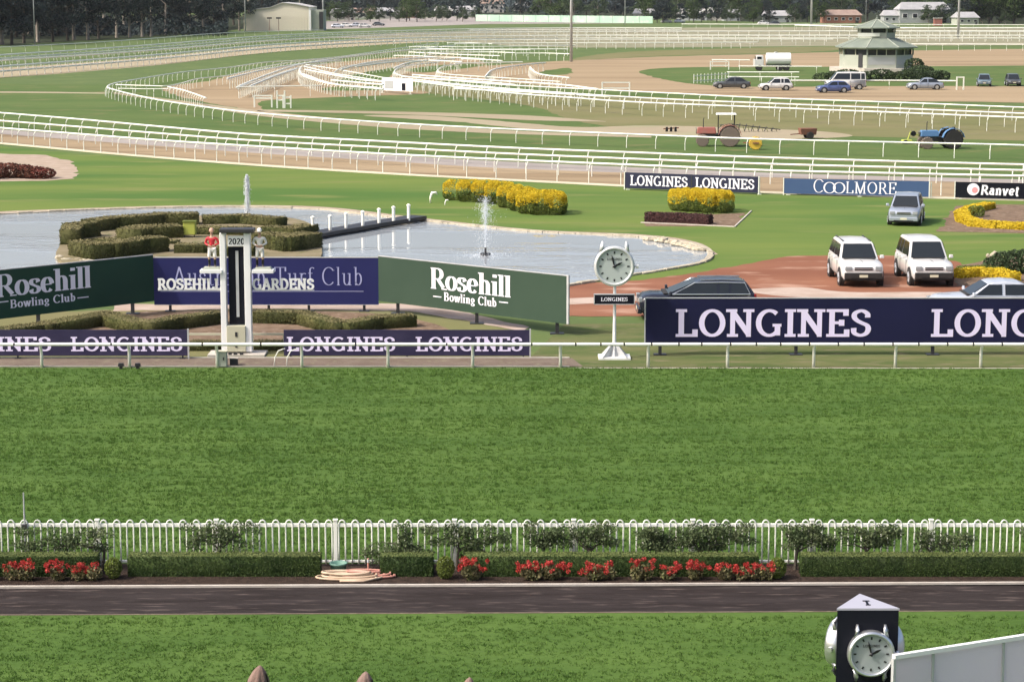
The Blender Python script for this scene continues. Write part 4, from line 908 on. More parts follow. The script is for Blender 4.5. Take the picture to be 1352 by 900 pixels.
# ------------------------------------------------------------------ people shapes (painted jockey statues)
def skin_mesh(name, joints, bones, m, parent, org, sub=2):
    me = bpy.data.meshes.new(name); keys = list(joints); idx = {k: i for i, k in enumerate(keys)}
    me.from_pydata([joints[k][0] for k in keys], [(idx[a], idx[c]) for a, c in bones], []); me.materials.append(M[m])
    o = bpy.data.objects.new(name, me); COL.objects.link(o); o.parent = parent
    md = o.modifiers.new('skin', 'SKIN'); md.use_smooth_shade = True
    for i, k in enumerate(keys):
        r = joints[k][1]; me.skin_vertices[0].data[i].radius = r if isinstance(r, tuple) else (r, r)
    me.skin_vertices[0].data[0].use_root = True
    s = o.modifiers.new('sub', 'SUBSURF'); s.levels = sub; s.render_levels = sub; return o
def jockey(u, silks, cap, label, mir=1):
    base = Q(u, 357.5); z0 = base.z + .14; t = thing('jockey_statue', (base.x, Yw, z0), label, 'statue', 'jockey statues on the winning post'); sc = 1.36
    V_ = lambda x, y, z: (x * sc * mir, y * sc, z * sc)
    J = {'pelvis': (V_(0, 0, .50), .085), 'waist': (V_(0, 0, .58), .075), 'chest': (V_(0, -.005, .70), (.105, .08)), 'neck': (V_(0, 0, .80), .04), 'chin': (V_(0, -.01, .85), .05), 'crown': (V_(0, -.005, .93), .055)}
    Bn = [('pelvis', 'waist'), ('waist', 'chest'), ('chest', 'neck'), ('neck', 'chin'), ('chin', 'crown')]
    for s, n in ((-1, 'l'), (1, 'r')):
        J[n + 's'] = (V_(s * .12, 0, .74), .045); J[n + 'e'] = (V_(s * .17, .03, .60), .034); J[n + 'w'] = (V_(s * .07, -.12, .56), .022); J[n + 'h'] = (V_(s * .03, -.14, .56), .022)
        J[n + 'k'] = (V_(s * .075, -.03, .27), .048); J[n + 'a'] = (V_(s * .07, .01, .05), .03); J[n + 't'] = (V_(s * .08, -.08, .025), .026); J[n + 'hip'] = (V_(s * .055, 0, .45), .065)
        Bn += [('chest', n + 's'), (n + 's', n + 'e'), (n + 'e', n + 'w'), (n + 'w', n + 'h'), ('pelvis', n + 'hip'), (n + 'hip', n + 'k'), (n + 'k', n + 'a'), (n + 'a', n + 't')]
    skin_mesh('body', J, Bn, 'skin', t, None)
    g = lambda k, f=1.0, r=None: (J[k][0], tuple(a * f for a in J[k][1]) if isinstance(J[k][1], tuple) else J[k][1] * f)
    K = {k: g(k, 1.22) for k in ('pelvis', 'waist', 'chest', 'ls', 'le', 'rs', 're', 'lw', 'rw')}; K['neck'] = (V_(0, 0, .775), .05); K['pelvis'] = (V_(0, 0, .535), .095)
    skin_mesh('silks', K, [('pelvis', 'waist'), ('waist', 'chest'), ('chest', 'neck'), ('chest', 'ls'), ('ls', 'le'), ('le', 'lw'), ('chest', 'rs'), ('rs', 're'), ('re', 'rw')], silks, t, None)
    K = {k: g(k, 1.2) for k in ('pelvis', 'lhip', 'rhip')}; K['lk'] = (V_(-.075, -.03, .23), .060); K['rk'] = (V_(.075, -.03, .23), .060)
    skin_mesh('breeches', K, [('pelvis', 'lhip'), ('pelvis', 'rhip'), ('lhip', 'lk'), ('rhip', 'rk')], 'white_cloth', t, None)
    for n in 'lr':
        K = {'k': (Vector(J[n + 'k'][0]).lerp(Vector(J[n + 'a'][0]), .22)[:], .052), 'a': (J[n + 'a'][0], .042), 't': (J[n + 't'][0], .036)}
        skin_mesh('boot', K, [('k', 'a'), ('a', 't')], 'black', t, None)
    mb = MB(); mb.lathe(V_(0, -.005, .91), [(.088, 0), (.092, .03), (.078, .08), (.045, .115), (.004, .125)], 16); o = mb.build('cap', cap, t, sm=True)
    mb = MB(); mb.box(V_(0, -.085, .915), (.13, .10, .012)); mb.build('cap_peak', cap, t, bevel=.005)
    # face
    mb = MB(); mb.box(V_(0, -.07, .885), (.022, .04, .04), top=.6); mb.build('nose', 'skin', t)
    for s in (-1, 1): mb = MB(); mb.box(V_(s * .022, -.062, .90), (.018, .012, .012)); mb.build('eye', 'black', t)
    mb = MB(); mb.box(V_(0, -.062, .857), (.035, .012, .008)); mb.build('mouth', 'red_cloth', t)
    return t
jockey(280.5, 'red_cloth', 'skin', 'jockey statue in red silks and white breeches left of the winning post')
jockey(343.5, 'white_cloth', 'white_cloth', 'jockey statue all in white right of the winning post', -1)

# ------------------------------------------------------------------ vehicles
def loft(mb, rings, closed_ends=True):
    n = len(rings[0]); o = []
    vs = [p for r in rings for p in r]; fs = []
    for i in range(len(rings) - 1):
        for k in range(n - 1): fs.append((i * n + k, i * n + k + 1, (i + 1) * n + k + 1, (i + 1) * n + k))
    if closed_ends: fs.append(tuple(range(n))[::-1]); fs.append(tuple((len(rings) - 1) * n + k for k in range(n)))
    mb.add(vs, fs)
WHEELS = {}
def car(name, loc, rz, label, m, L=4.6, W=1.82, Ht=1.5, belt=.93, hood=.88, fnose=.70, x_cowl=.95, x_wtop=.25, x_rtop=-1.35, x_rbase=-2.05, tailz=.92, wr=.34, rack=False, bull=False, group=None, cat='car', box=False, cladding=True, small=False, light_win=False, tint='glass', chrome=False):
    """x forward"""
    t = thing(name, loc, label, cat, group, rz); hl = L / 2; hw_ = W / 2; zb = .24 if Ht < 1.6 else .34
    # lower body: stations with top height and width factor
    st = [(hl, fnose * .86, .80), (hl - .06, fnose, .88), (hl - .22, hood - .05, .95), (hl - .5, hood, .985), (x_cowl, belt, 1.0), (0, belt + .01, 1.0), (x_rbase + .25, belt + .01, 1.0), (-hl + .30, tailz, .985), (-hl + .08, tailz - .02, .94), (-hl, tailz - .12, .88)]
    rings = []
    for x, zt, wf in st:
        w2 = hw_ * wf; rise = .10 if abs(x) > hl - .1 else 0; zz = zb + rise
        rings.append([(x, -w2 * .90, zz), (x, -w2, zz + .14), (x, -w2 * 1.0, (zz + zt) * .56), (x, -w2 * .975, zt - .10), (x, -w2 * .90, zt - .015), (x, -w2 * .5, zt + .02), (x, 0, zt + .03), (x, w2 * .5, zt + .02), (x, w2 * .90, zt - .015), (x, w2 * .975, zt - .10), (x, w2, (zz + zt) * .56), (x, w2, zz + .14), (x, w2 * .90, zz)])
    mb = MB(); loft(mb, rings); body = mb.build('body', m, t, sm=True)
    for p in body.data.polygons: p.use_smooth = len(p.vertices) == 4
    mb = MB(); mb.box((0, 0, zb + .02), (L - .4, W * .86, .16)); mb.build('underbody', 'rubber', t)
    # cabin
    tw, bw = hw_ * .745, hw_ * .92
    prof = [(x_cowl, belt), (x_wtop, Ht - .05), (x_wtop - .18, Ht), ((x_wtop + x_rtop) / 2, Ht + .04), (x_rtop + .15, Ht - .005), (x_rtop, Ht - .06), (x_rbase, belt)]
    rings = []
    for x, z in prof:
        f = (z - belt) / (Ht - belt); w2 = bw + (tw - bw) * f
        rings.append([(x, -bw if z <= belt else -w2 - (bw - tw) * .0, z - .02 if z > belt else z), (x, -w2 * .93, z + .0), (x, 0, z + (.025 if z > belt else 0)), (x, w2 * .93, z), (x, w2, z - .02 if z > belt else z)])
    mb = MB(); n = 5; vs = [p for r in rings for p in r]; fs = []
    for i in range(len(rings) - 1):
        for k in range(4): fs.append((i * n + k, i * n + k + 1, (i + 1) * n + k + 1, (i + 1) * n + k))
    N = len(rings); fs.append(tuple(i * n for i in range(N))); fs.append(tuple(i * n + 4 for i in range(N))[::-1]); mb.add(vs, fs); mb.build('roof_cabin', m, t, bevel=.045)
    def wq(pts, nm, mm=None): mb = MB(); mb.add(pts, [tuple(range(len(pts)))]); o = mb.build(nm, mm or tint, t); s = o.modifiers.new('s', 'SOLIDIFY'); s.thickness = .012; s.offset = 0; return o
    # windscreen / rear screen
    def slope(xa, za, xb, zb_, fa, fb, out, nm, mm=None):
        d = Vector((xb - xa, 0, zb_ - za)); nn = Vector((d.z, 0, -d.x)).normalized() * out
        pa = Vector((xa, 0, za)) + d * fa + nn; pb = Vector((xa, 0, za)) + d * fb + nn
        wa = bw + (tw - bw) * fa - .09; wb_ = bw + (tw - bw) * fb - .09
        wq([(pa.x, -wa, pa.z), (pa.x, wa, pa.z), (pb.x, wb_, pb.z), (pb.x, -wb_, pb.z)], nm, mm)
    slope(x_cowl, belt, x_wtop, Ht - .05, .06, .95, .022, 'windscreen'); slope(x_rbase, belt, x_rtop, Ht - .06, .12, .92, -.022, 'rear_window')
    # side glass
    def side(x, f, s): return (x, s * (bw + (tw - bw) * f + .012), belt + (Ht - belt) * f)
    fx = lambda f: x_cowl + (x_wtop - x_cowl) * f; rx = lambda f: x_rbase + (x_rtop - x_rbase) * f
    mid = .5 * (x_wtop + x_rtop) + .12; q = .06; lo, hi = .10, .86; rear_p = x_rtop + .62
    for s in (-1, 1):
        wq([side(fx(lo) - .14, lo, s), side(mid + q, lo, s), side(mid + q, hi, s), side(fx(hi) - .10, hi, s)], 'side_window')
        if rear_p < mid - .35 and Ht > 1.45:
            wq([side(mid - q, lo, s), side(rear_p + .05, lo, s), side(rear_p + .05, hi, s), side(mid - q, hi, s)], 'side_window')
            wq([side(rear_p - .05, lo, s), side(rx(lo) + .14, lo, s), side(rx(hi) + .12, hi, s), side(rear_p - .05, hi, s)], 'side_window')
        else: wq([side(mid - q, lo, s), side(rx(lo) + .16, lo, s), side(rx(hi) + .10, hi, s), side(mid - q, hi, s)], 'side_window')
    if chrome:
        for s in (-1, 1):
            c4 = [side(fx(lo) - .10, lo - .03, s), side(fx(hi) - .08, hi + .03, s), side((x_wtop + x_rtop) / 2, hi + .06, s), side(rx(hi) + .10, hi + .02, s), side(rx(lo) + .14, lo - .03, s)]
            mb = MB(); mb.tube([Vector(q_) + Vector((0, s * .015, 0)) for q_ in c4], .022, 6, closed=True); mb.build('chrome_trim', 'silver', t)
    # wheels
    for i, (x, s) in enumerate(((hl - .82, -1), (hl - .82, 1), (-hl + .88, -1), (-hl + .88, 1))):
        wd = .20; y0 = s * (hw_ - wd + .02)
        mb = MB(); mb.cyl((x, min(y0, y0 + s * wd) - .005, wr), wr + .07, wd + .0, 20, axis='Y')
        arch = mb.build('wheel_arch', 'rubber', t); 
        for p in arch.data.vertices:
            pass
        wh = bpy.data.objects.new('wheel', None); COL.objects.link(wh); wh.parent = t; wh.location = (x, s * hw_, wr)
        mb = MB(); prof_ = [(wr * .66, -.19), (wr * .97, -.19), (wr, -.15), (wr, -.02), (wr * .96, .025), (wr * .68, .028)]; mb.lathe((0, 0, 0), prof_, 22, 'Y'); o = mb.build('tyre', 'rubber', wh, sm=True)
        if s < 0: o.rotation_euler = (0, 0, math.pi)
        mb = MB(); mb.cyl((0, .0, 0), wr * .64, .03, 18, axis='Y')
        for k in range(6): a = k * math.pi / 3; mb.beam((0, .035, 0), (wr * .6 * math.cos(a), .035, wr * .6 * math.sin(a)), .06, .015)
        o = mb.build('rim', 'silver', wh)
        if s < 0: o.rotation_euler = (0, 0, math.pi)
    # door seams, sills, handles
    for s in (-1, 1):
        for xq in (x_cowl - .25, mid, rear_p): mb = MB(); mb.box((xq, s * (hw_ + .001), (zb + belt) / 2 + .04), (.022, .012, belt - zb - .16)); mb.build('door_seam', 'rubber', t)
        for xq in (mid + .18, rear_p + .16): mb = MB(); mb.box((xq, s * (hw_ + .012), belt - .13), (.17, .03, .035)); mb.build('door_handle', m, t)
    mb = MB(); mb.box(((x_cowl + hl) / 2, 0, hood + .045), (hl - x_cowl - .5, .012, .01)); mb.build('bonnet_crease', 'rubber', t)
    mb = MB(); mb.box((x_cowl + .03, 0, belt + .045), (.16, W * .74, .025)); mb.build('wiper_cowl', 'rubber', t)
    # lights, grille, plates
    for s in (-1, 1):
        mb = MB(); mb.box((hl - .05, s * hw_ * .70, fnose - .05), (.16, hw_ * .34, .17), top=.9); mb.build('headlight', 'lamp', t, bevel=.02)
        mb = MB(); mb.box((-hl + .05, s * hw_ * .82, tailz - .18), (.10, .16, .26)); mb.build('tail_light', 'tail', t, bevel=.02)
        mb = MB(); mb.box((x_cowl - .12, s * (hw_ + .09), belt + .10), (.12, .20, .15), top=.8); mb.build('mirror', m, t, bevel=.03)
    mb = MB(); mb.box((hl - .01, 0, fnose - .06), (.06, hw_ * .84, .13)); mb.build('grille', 'dark_metal', t, bevel=.01)
    mb = MB(); mb.box((hl + .02, 0, fnose - .055), (.03, hw_ * .86, .025)); mb.build('grille_bar', 'silver', t)
    mb = MB(); mb.box((hl - .02, 0, zb + (.17 if Ht > 1.6 else .14)), (.16, W * (.88), .28 if Ht > 1.6 else .20)); mb.build('front_bumper', 'rubber' if (bull or Ht > 1.6) else m, t, bevel=.03)
    mb = MB(); mb.box((hl + .03, 0, zb + .05), (.06, W * .6, .08)); mb.build('air_intake', 'black', t)
    mb = MB(); mb.box((hl + .06, .0, zb + .17), (.015, .36, .11)); mb.build('number_plate', 'plate', t)
    mb = MB(); mb.box((-hl + .02, 0, zb + .12), (.14, W * .88, .22)); mb.build('rear_bumper', m if Ht < 1.6 else 'rubber', t, bevel=.03)
    if rack:
        for s in (-1, 1): mb = MB(); mb.beam((x_wtop - .15, s * tw * .86, Ht + .035), (x_rtop + .1, s * tw * .86, Ht + .035), .04, .035); mb.build('roof_rail', rack, t)
    return t
SUVK = dict(L=4.75, W=1.84, Ht=1.76, belt=1.08, hood=1.05, fnose=.88, x_cowl=1.05, x_wtop=.45, x_rtop=-2.0, x_rbase=-2.25, tailz=1.08, wr=.37)
def headed(deg): return math.radians(deg)
def put(u, v, back=0.0): return G(u, v)
p = G(1139, 380); car('four_wheel_drive', (p.x + .02, p.y + 2.35, 0), headed(-90), 'white four-wheel drive with dark lower bumper and roof rails, parked left on the red gravel', 'car_white', rack='dark_metal', group='white four-wheel drives on the red gravel', **SUVK)
p = G(1231.5, 379.5); car('four_wheel_drive', (p.x + .02, p.y + 2.35, 0), headed(-90), 'white four-wheel drive with plain white roof, parked right on the red gravel', 'car_white', group='white four-wheel drives on the red gravel', **dict(SUVK, Ht=1.84, L=4.9))
p = G(1192, 299); car('station_wagon', (p.x + .55, p.y + 2.1, 0), headed(-104), 'silver hatchback facing the camera on the grass below the steel blue banner', 'car_silver', L=4.2, W=1.74, Ht=1.56, belt=.95, hood=.92, fnose=.76, x_cowl=1.05, x_wtop=.40, x_rtop=-1.6, x_rbase=-1.95, wr=.31)
p = G(921, 424); car('black_suv', (p.x, p.y + .9, 0), headed(181), 'black seven-seat car with chrome window line behind the left end of the long banner', 'car_black', L=4.5, W=1.85, Ht=1.53, belt=1.00, hood=1.0, fnose=.86, x_cowl=1.2, x_wtop=.05, x_rtop=-1.85, x_rbase=-2.18, tailz=1.08, wr=.36, rack='silver', chrome=True)
p = G(1316, 424); car('silver_sedan', (p.x, p.y + .9, 0), headed(180), 'pale silver sedan behind the long banner at the right edge', 'car_pale', L=4.8, W=1.82, Ht=1.47, belt=.95, hood=.90, fnose=.74, x_cowl=1.05, x_wtop=.30, x_rtop=-1.05, x_rbase=-1.85, tailz=.96)
gp = 'cars parked behind the far rails'
p = G(966, 117); car('dark_car', p, headed(178), 'dark grey saloon parked by the small picket fence, leftmost of the far cars', 'car_dark', L=4.8, x_rtop=-1.2, group=gp)
p = G(1024, 119.5); car('wagon', p, headed(180), 'white wagon between the dark saloon and the blue car', 'car_white', L=4.3, Ht=1.6, x_rtop=-1.6, x_rbase=-2.0, group=gp)
p = G(1100, 122.5); car('blue_car', p, headed(182), 'blue hatchback parked in front of the white van', 'car_blue', L=4.2, Ht=1.45, x_rtop=-1.4, x_rbase=-1.9, group=gp)
p = G(1221, 118.5); car('silver_car', p, headed(179), 'silver saloon parked beneath the shrubs right of the tower', 'car_silver', L=4.6, x_rtop=-.95, group=gp)
p = G(1299, 114); car('small_suv', (p.x, p.y, 0), headed(-100), 'small grey-blue car facing the camera on the green, left of the pair', 'car_teal', L=4.2, W=1.8, Ht=1.6, x_rtop=-1.6, x_rbase=-1.95, group=gp)
p = G(1337, 113.5); car('small_suv', (p.x, p.y, 0), headed(-96), 'small dark car facing the camera on the green at the right edge', 'car_dark', L=4.2, W=1.8, Ht=1.6, x_rtop=-1.6, x_rbase=-1.95, group=gp)
p = G(1118, 119); car('white_van', (p.x, p.y + 1.5, 0), headed(180), 'white high-roofed van parked behind the blue car', 'car_white', L=5.2, W=1.95, Ht=2.25, belt=1.25, hood=1.15, fnose=.95, x_cowl=1.95, x_wtop=1.15, x_rtop=-2.5, x_rbase=-2.58, tailz=1.25, wr=.36, cat='van')
# water cart
p = G(1019, 93.5); t = thing('water_cart', p, 'white water cart truck with a big pale tank behind the parked wagon', 'truck', rz=math.pi)
mb = MB(); mb.box((-.4, 0, .75), (5.6, 1.0, .22)); mb.build('chassis', 'dark_metal', t)
mb = MB(); mb.box((2.2, 0, 1.25), (1.5, 2.1, 1.2)); mb.box((2.05, 0, 2.1), (1.2, 1.95, .75), top=.85); mb.build('cab', 'car_white', t, bevel=.06)
for s in (-1, 1): mb = MB(); mb.box((2.15, s * 1.0, 2.05), (.75, .03, .42)); mb.build('side_window', 'glass', t)
mb = MB(); mb.box((2.70, 0, 2.08), (.04, 1.5, .45)); mb.build('windscreen', 'glass', t)
mb = MB(); n = 20; mb.tube([(-3.0, 0, 1.85), (-2.95, 0, 1.85), (.9, 0, 1.85), (.95, 0, 1.85)], [.85, 1.0, 1.0, .85], n); mb.build('tank', 'white_clean', t, sm=False)
mb = MB(); mb.cyl((-.6, 0, 2.8), .28, .2, 12); mb.build('tank_hatch', 'wall_grey', t)
for x in (2.1, -1.2, -2.3):
    for s in (-1, 1): mb = MB(); mb.lathe((x, s * .95, .48), [(.2, -.14), (.46, -.14), (.48, 0), (.46, .14), (.2, .14)], 18, 'Y'); mb.build('wheel', 'rubber', t)
# ------------------------------------------------------------------ tractors and implements
def wheel(t, x, y, r, wd, tyre='mud', rim='tractor_red', name='wheel'):
    wh = bpy.data.objects.new(name, None); COL.objects.link(wh); wh.parent = t; wh.location = (x, y, r)
    mb = MB(); mb.lathe((0, 0, 0), [(r * .58, -wd / 2), (r * .93, -wd / 2), (r, -wd * .3), (r, wd * .3), (r * .93, wd / 2), (r * .58, wd / 2)], 24, 'Y')
    for k in range(16):
        a = k * math.pi / 8
        for s in (-1, 1): mb.box((math.cos(a) * r * 1.01, s * wd * .22, math.sin(a) * r * 1.01), (.05, wd * .42, .06), R=Matrix.Rotation(-a, 3, 'Y'))
    mb.build('tyre', tyre, wh); mb = MB(); mb.lathe((0, 0, 0), [(.04, -wd * .42), (r * .2, -wd * .42), (r * .58, -wd * .46), (r * .58, wd * .46), (r * .2, wd * .42), (.04, wd * .42)], 18, 'Y'); mb.build('rim', rim, wh)
def tractor(loc, rz, label, paint, canopy=None, k=1.0, seatc='black'):
    t = thing('tractor', loc, label, 'tractor', rz=rz)
    for s in (-1, 1): wheel(t, 1.35, s * .72, .48, .28, 'mud', 'steel'); wheel(t, -.75, s * .82, .78, .40, 'rubber' if paint == 'tractor_blue' else 'mud', 'cream' if paint == 'tractor_blue' else 'rust')
    mb = MB(); mb.box((.2, 0, .78), (2.6, .45, .42)); mb.build('chassis', 'dark_metal', t, bevel=.03)
    mb = MB(); mb.box((1.05, 0, 1.22), (1.55, .66, .52), top=.88); mb.build('bonnet', paint, t, bevel=.06)
    mb = MB(); mb.box((1.84, 0, 1.16), (.04, .5, .42)); mb.build('grille', 'black', t)
    for s in (-1, 1):
        mb = MB(); mb.box((1.86, s * .2, 1.36), (.04, .12, .10)); mb.build('headlight', 'lamp', t)
        mb = MB()
        for i in range(8):
            a = math.radians(10 + i * 20); a2 = math.radians(30 + i * 20)
            mb.beam((-.75 + .9 * math.cos(a), s * .80, .78 + .9 * math.sin(a)), (-.75 + .9 * math.cos(a2), s * .80, .78 + .9 * math.sin(a2)), .46, .03)
        mb.build('mudguard', paint, t)
    mb = MB(); mb.tube([(1.3, .22, 1.4), (1.3, .22, 2.05), (1.26, .22, 2.2)], .035, 8); mb.build('exhaust', 'dark_metal', t)
    mb = MB(); mb.box((-.72, 0, 1.25), (.5, .5, .1)); mb.box((-.98, 0, 1.5), (.1, .5, .5)); mb.build('seat', seatc, t, bevel=.03)
    mb = MB(); mb.tube([(.18, 0, 1.3), (-.1, 0, 1.62)], .025, 6); mb.lathe((-.12, 0, 1.62), [(.16, 0), (.2, .01), (.2, .03), (.16, .04)], 16); mb.build('steering_wheel', 'black', t)
    mb = MB(); mb.box((-.1, 0, .95), (.9, 1.2, .05)); mb.build('footplate', 'dark_metal', t)
    if canopy:
        for x, s in ((.15, -1), (.15, 1), (-1.1, -1), (-1.1, 1)): mb = MB(); mb.tube([(x, s * .55, 1.0), (x, s * .55, 2.45)], .03, 6); mb.build('canopy_post', 'black', t)
        mb = MB(); mb.box((-.45, 0, 2.5), (1.6, 1.35, .10), top=.94); mb.build('canopy', canopy, t, bevel=.03)
    t.scale = (k, k, k); return t
p = G(950, 194); tractor((p.x + .1, p.y + .8, 0), headed(176), 'muddy red tractor with a white canopy behind the middle rail', 'tractor_red', 'white_clean', 1.06)
p = G(998, 198); t = thing('roller', (p.x, p.y + .3, 0), 'yellow roller towed behind the red tractor', 'roller', rz=headed(176))
wheel(t, 0, 0, .52, .7, 'yellow', 'yellow', 'drum'); mb = MB(); mb.box((.5, 0, .55), (1.0, .10, .10)); mb.box((.0, .42, .55), (.5, .06, .1)); mb.box((0, -.42, .55), (.5, .06, .1)); mb.build('drawbar', 'rust', t)
p = G(1000, 176); t = thing('harrow', (p.x, p.y + 2, 0), 'folded dark harrow frame lying behind the yellow roller', 'harrow')
mb = MB()
for i in range(6): mb.beam((-1.6 + i * .6, -.5, .1), (-1.3 + i * .6, .5, .75 - i * .08), .06, .06)
mb.beam((-1.8, 0, .65), (2.3, 0, .2), .08, .08); mb.build('frame', 'dark_metal', t)
mb = MB()
for i in range(9): mb.tube([(-1.5 + i * .42, -.1, .5 - i * .03), (-1.4 + i * .42, -.3, .05)], .03, 5)
mb.build('tines', 'leaf_olive', t)
p = G(1066, 183); t = thing('spreader', p, 'rusty brown box trailer standing alone right of the red tractor', 'trailer', rz=.1)
mb = MB(); mb.box((0, 0, .62), (1.3, 1.0, .55), top=1.12); mb.build('hopper', 'rust', t, bevel=.02); mb = MB(); mb.beam((-.6, 0, .42), (-1.5, 0, .35), .08, .08); mb.build('drawbar', 'rust', t)
for s in (-1, 1): wheel(t, .1, s * .62, .3, .2, 'rubber', 'rust')
p = G(886, 174); t = thing('plough', p, 'small dark plough lying on the pale dirt left of the red tractor', 'plough')
mb = MB(); mb.beam((-.7, 0, .25), (.7, 0, .35), .12, .1); mb.build('beam', 'rust', t)
for i in range(3): mb = MB(); mb.box((-.4 + i * .4, -.1, .22), (.25, .08, .42), rz=.5, top=.7); mb.build('blade', 'black', t)
p = G(1247, 197); tractor((p.x - .1, p.y + .8, 0), headed(184), 'blue tractor at the right with its loader arm stretched left', 'tractor_blue')
p = G(1197, 190); t = thing('mower_deck', p, 'yellow-green mower arm left of the blue tractor', 'mower', rz=.1)
mb = MB(); mb.box((0, 0, .25), (.9, .7, .22), top=.8); mb.build('deck', 'lime', t, bevel=.03); mb = MB(); mb.tube([(.1, 0, .35), (.3, 0, 1.0), (.8, 0, .75), (2.0, 0, .7)], .06, 6); mb.build('arm', 'lime', t); mb = MB(); mb.cyl((.55, -.1, .85), .22, .2, 12, axis='Y'); mb.build('pulley', 'black', t)
for s in (-1, 1): wheel(t, -.2, s * .4, .16, .12, 'rubber', 'yellow')
# ------------------------------------------------------------------ hedges and shrubs
def sample_box(a, b2, wd, h, dens, z0=0.0, rnd=.02):
    """random surface points on a hedge block between ground points a,b"""
    a = np.array(a[:2]); b_ = np.array(b2[:2]); d = b_ - a; L = np.linalg.norm(d); d = d / L; n_ = np.array([-d[1], d[0]]); out = []; nrm = []
    def face(n, f, nv):
        n = int(n)
        if n: out.append(f(RNG.uniform(0, 1, n), RNG.uniform(0, 1, n))); nrm.append(np.tile(np.array(nv, float), (n, 1)))
    mk = lambda s, o, z: np.stack([a[0] + d[0] * s + n_[0] * o, a[1] + d[1] * s + n_[1] * o, z], 1)
    face(L * wd * dens * 1.2, lambda p, q: mk(p * L, (q - .5) * wd, np.full(len(p), z0 + h)), (0, 0, 1))
    for sgn in (-.5, .5): face(L * h * dens, lambda p, q: mk(p * L, np.full(len(p), sgn * wd), z0 + q * h), (n_[0] * sgn * 2, n_[1] * sgn * 2, 0))
    for e in (0, L): face(wd * h * dens, lambda p, q: mk(np.full(len(p), e), (p - .5) * wd, z0 + q * h), (d[0] * (1 if e else -1), d[1] * (1 if e else -1), 0))
    P = np.concatenate(out); Nn = np.concatenate(nrm); P += RNG.normal(size=P.shape) * rnd; P[:, 2] = np.maximum(P[:, 2], .01); return P, Nn
def hedge(name, label, pts, wd, h, m, leaf, dens, cat='hedge', group=None, z0=0.0, core=None):
    P = [Vector(p) for p in pts]; org = P[0]; mb = MB(); LP = []
    for a, c in zip(P, P[1:]):
        d = (c - a).normalized() * wd * .42; a2, c2 = a - d * (0 if a is P[0] else 1), c + d * (0 if c is P[-1] else 1)
        mb.box(((a2 + c2) / 2)[:2] + (z0 + h * .485,), ((c2 - a2).length, wd * .93, h * .97), rz=math.atan2((c - a).y, (c - a).x))
        LP.append(sample_box(a2, c2, wd, h, dens, z0, leaf * .22))
    V, Fq = leaves(np.concatenate([q[0] for q in LP]) - np.array(org), leaf, N=np.concatenate([q[1] for q in LP]), tilt=.32); co = len(V); NN = np.concatenate([q[1] for q in LP]); cv = np.array(mb.v) - np.array(org)
    o = np_mesh(name, np.concatenate([V, cv]), np.concatenate([Fq, np.array(mb.f) + co]), m, None, org, {'leaf_hedge': 'top_hedge', 'leaf_olive': 'top_olive'}.get(m), np.concatenate([(NN[:, 2] > .5).astype(int), np.zeros(len(mb.f), int)])); return tag(o, label, cat, group)  # upward-facing leaves get the painted sunlit colour
def blob_points(n, c, r, shell=.55):
    v = RNG.normal(size=(n, 3)); v /= np.linalg.norm(v, axis=1)[:, None]; rad = RNG.uniform(shell ** 3, 1, n) ** (1 / 3)
    return np.array(c) + v * rad[:, None] * np.array(r)
# front box hedges along the path
Yf = G(676, 762).y; hz = .455
hedge_x = [(-330, 131, 'clipped dark box hedge behind the red flowers at the far left of the picket fence'), (172, 424, 'long clipped dark box hedge left of the coiled hose'), (503, 572, 'short clipped box hedge just right of the coiled hose'), (614, 1000, 'long clipped box hedge behind the long row of red flowers'), (1056, 1680, 'clipped box hedge running to the right edge')]
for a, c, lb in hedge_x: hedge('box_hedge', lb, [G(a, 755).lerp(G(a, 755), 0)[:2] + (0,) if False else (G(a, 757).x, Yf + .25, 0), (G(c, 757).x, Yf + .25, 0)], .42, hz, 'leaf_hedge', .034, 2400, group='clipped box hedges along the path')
for u, lb, r in ((149, 'small round clipped bush between two hedges near the left', .19), (588, 'small round clipped bush right of the short hedge', .20), (1027, 'small round clipped bush at the right end of the red flowers', .19)):
    p = G(u, 765); P = blob_points(1500, (0, 0, r * 1.25), (r, r, r * 1.25), .8); P[:, 2] = np.maximum(P[:, 2], .02); V, Fq = leaves(P, .045); o = np_mesh('round_bush', V, Fq, 'leaf_lime', None, (p.x, p.y + .1, 0)); tag(o, lb, 'bush', 'round clipped bushes between the hedges')
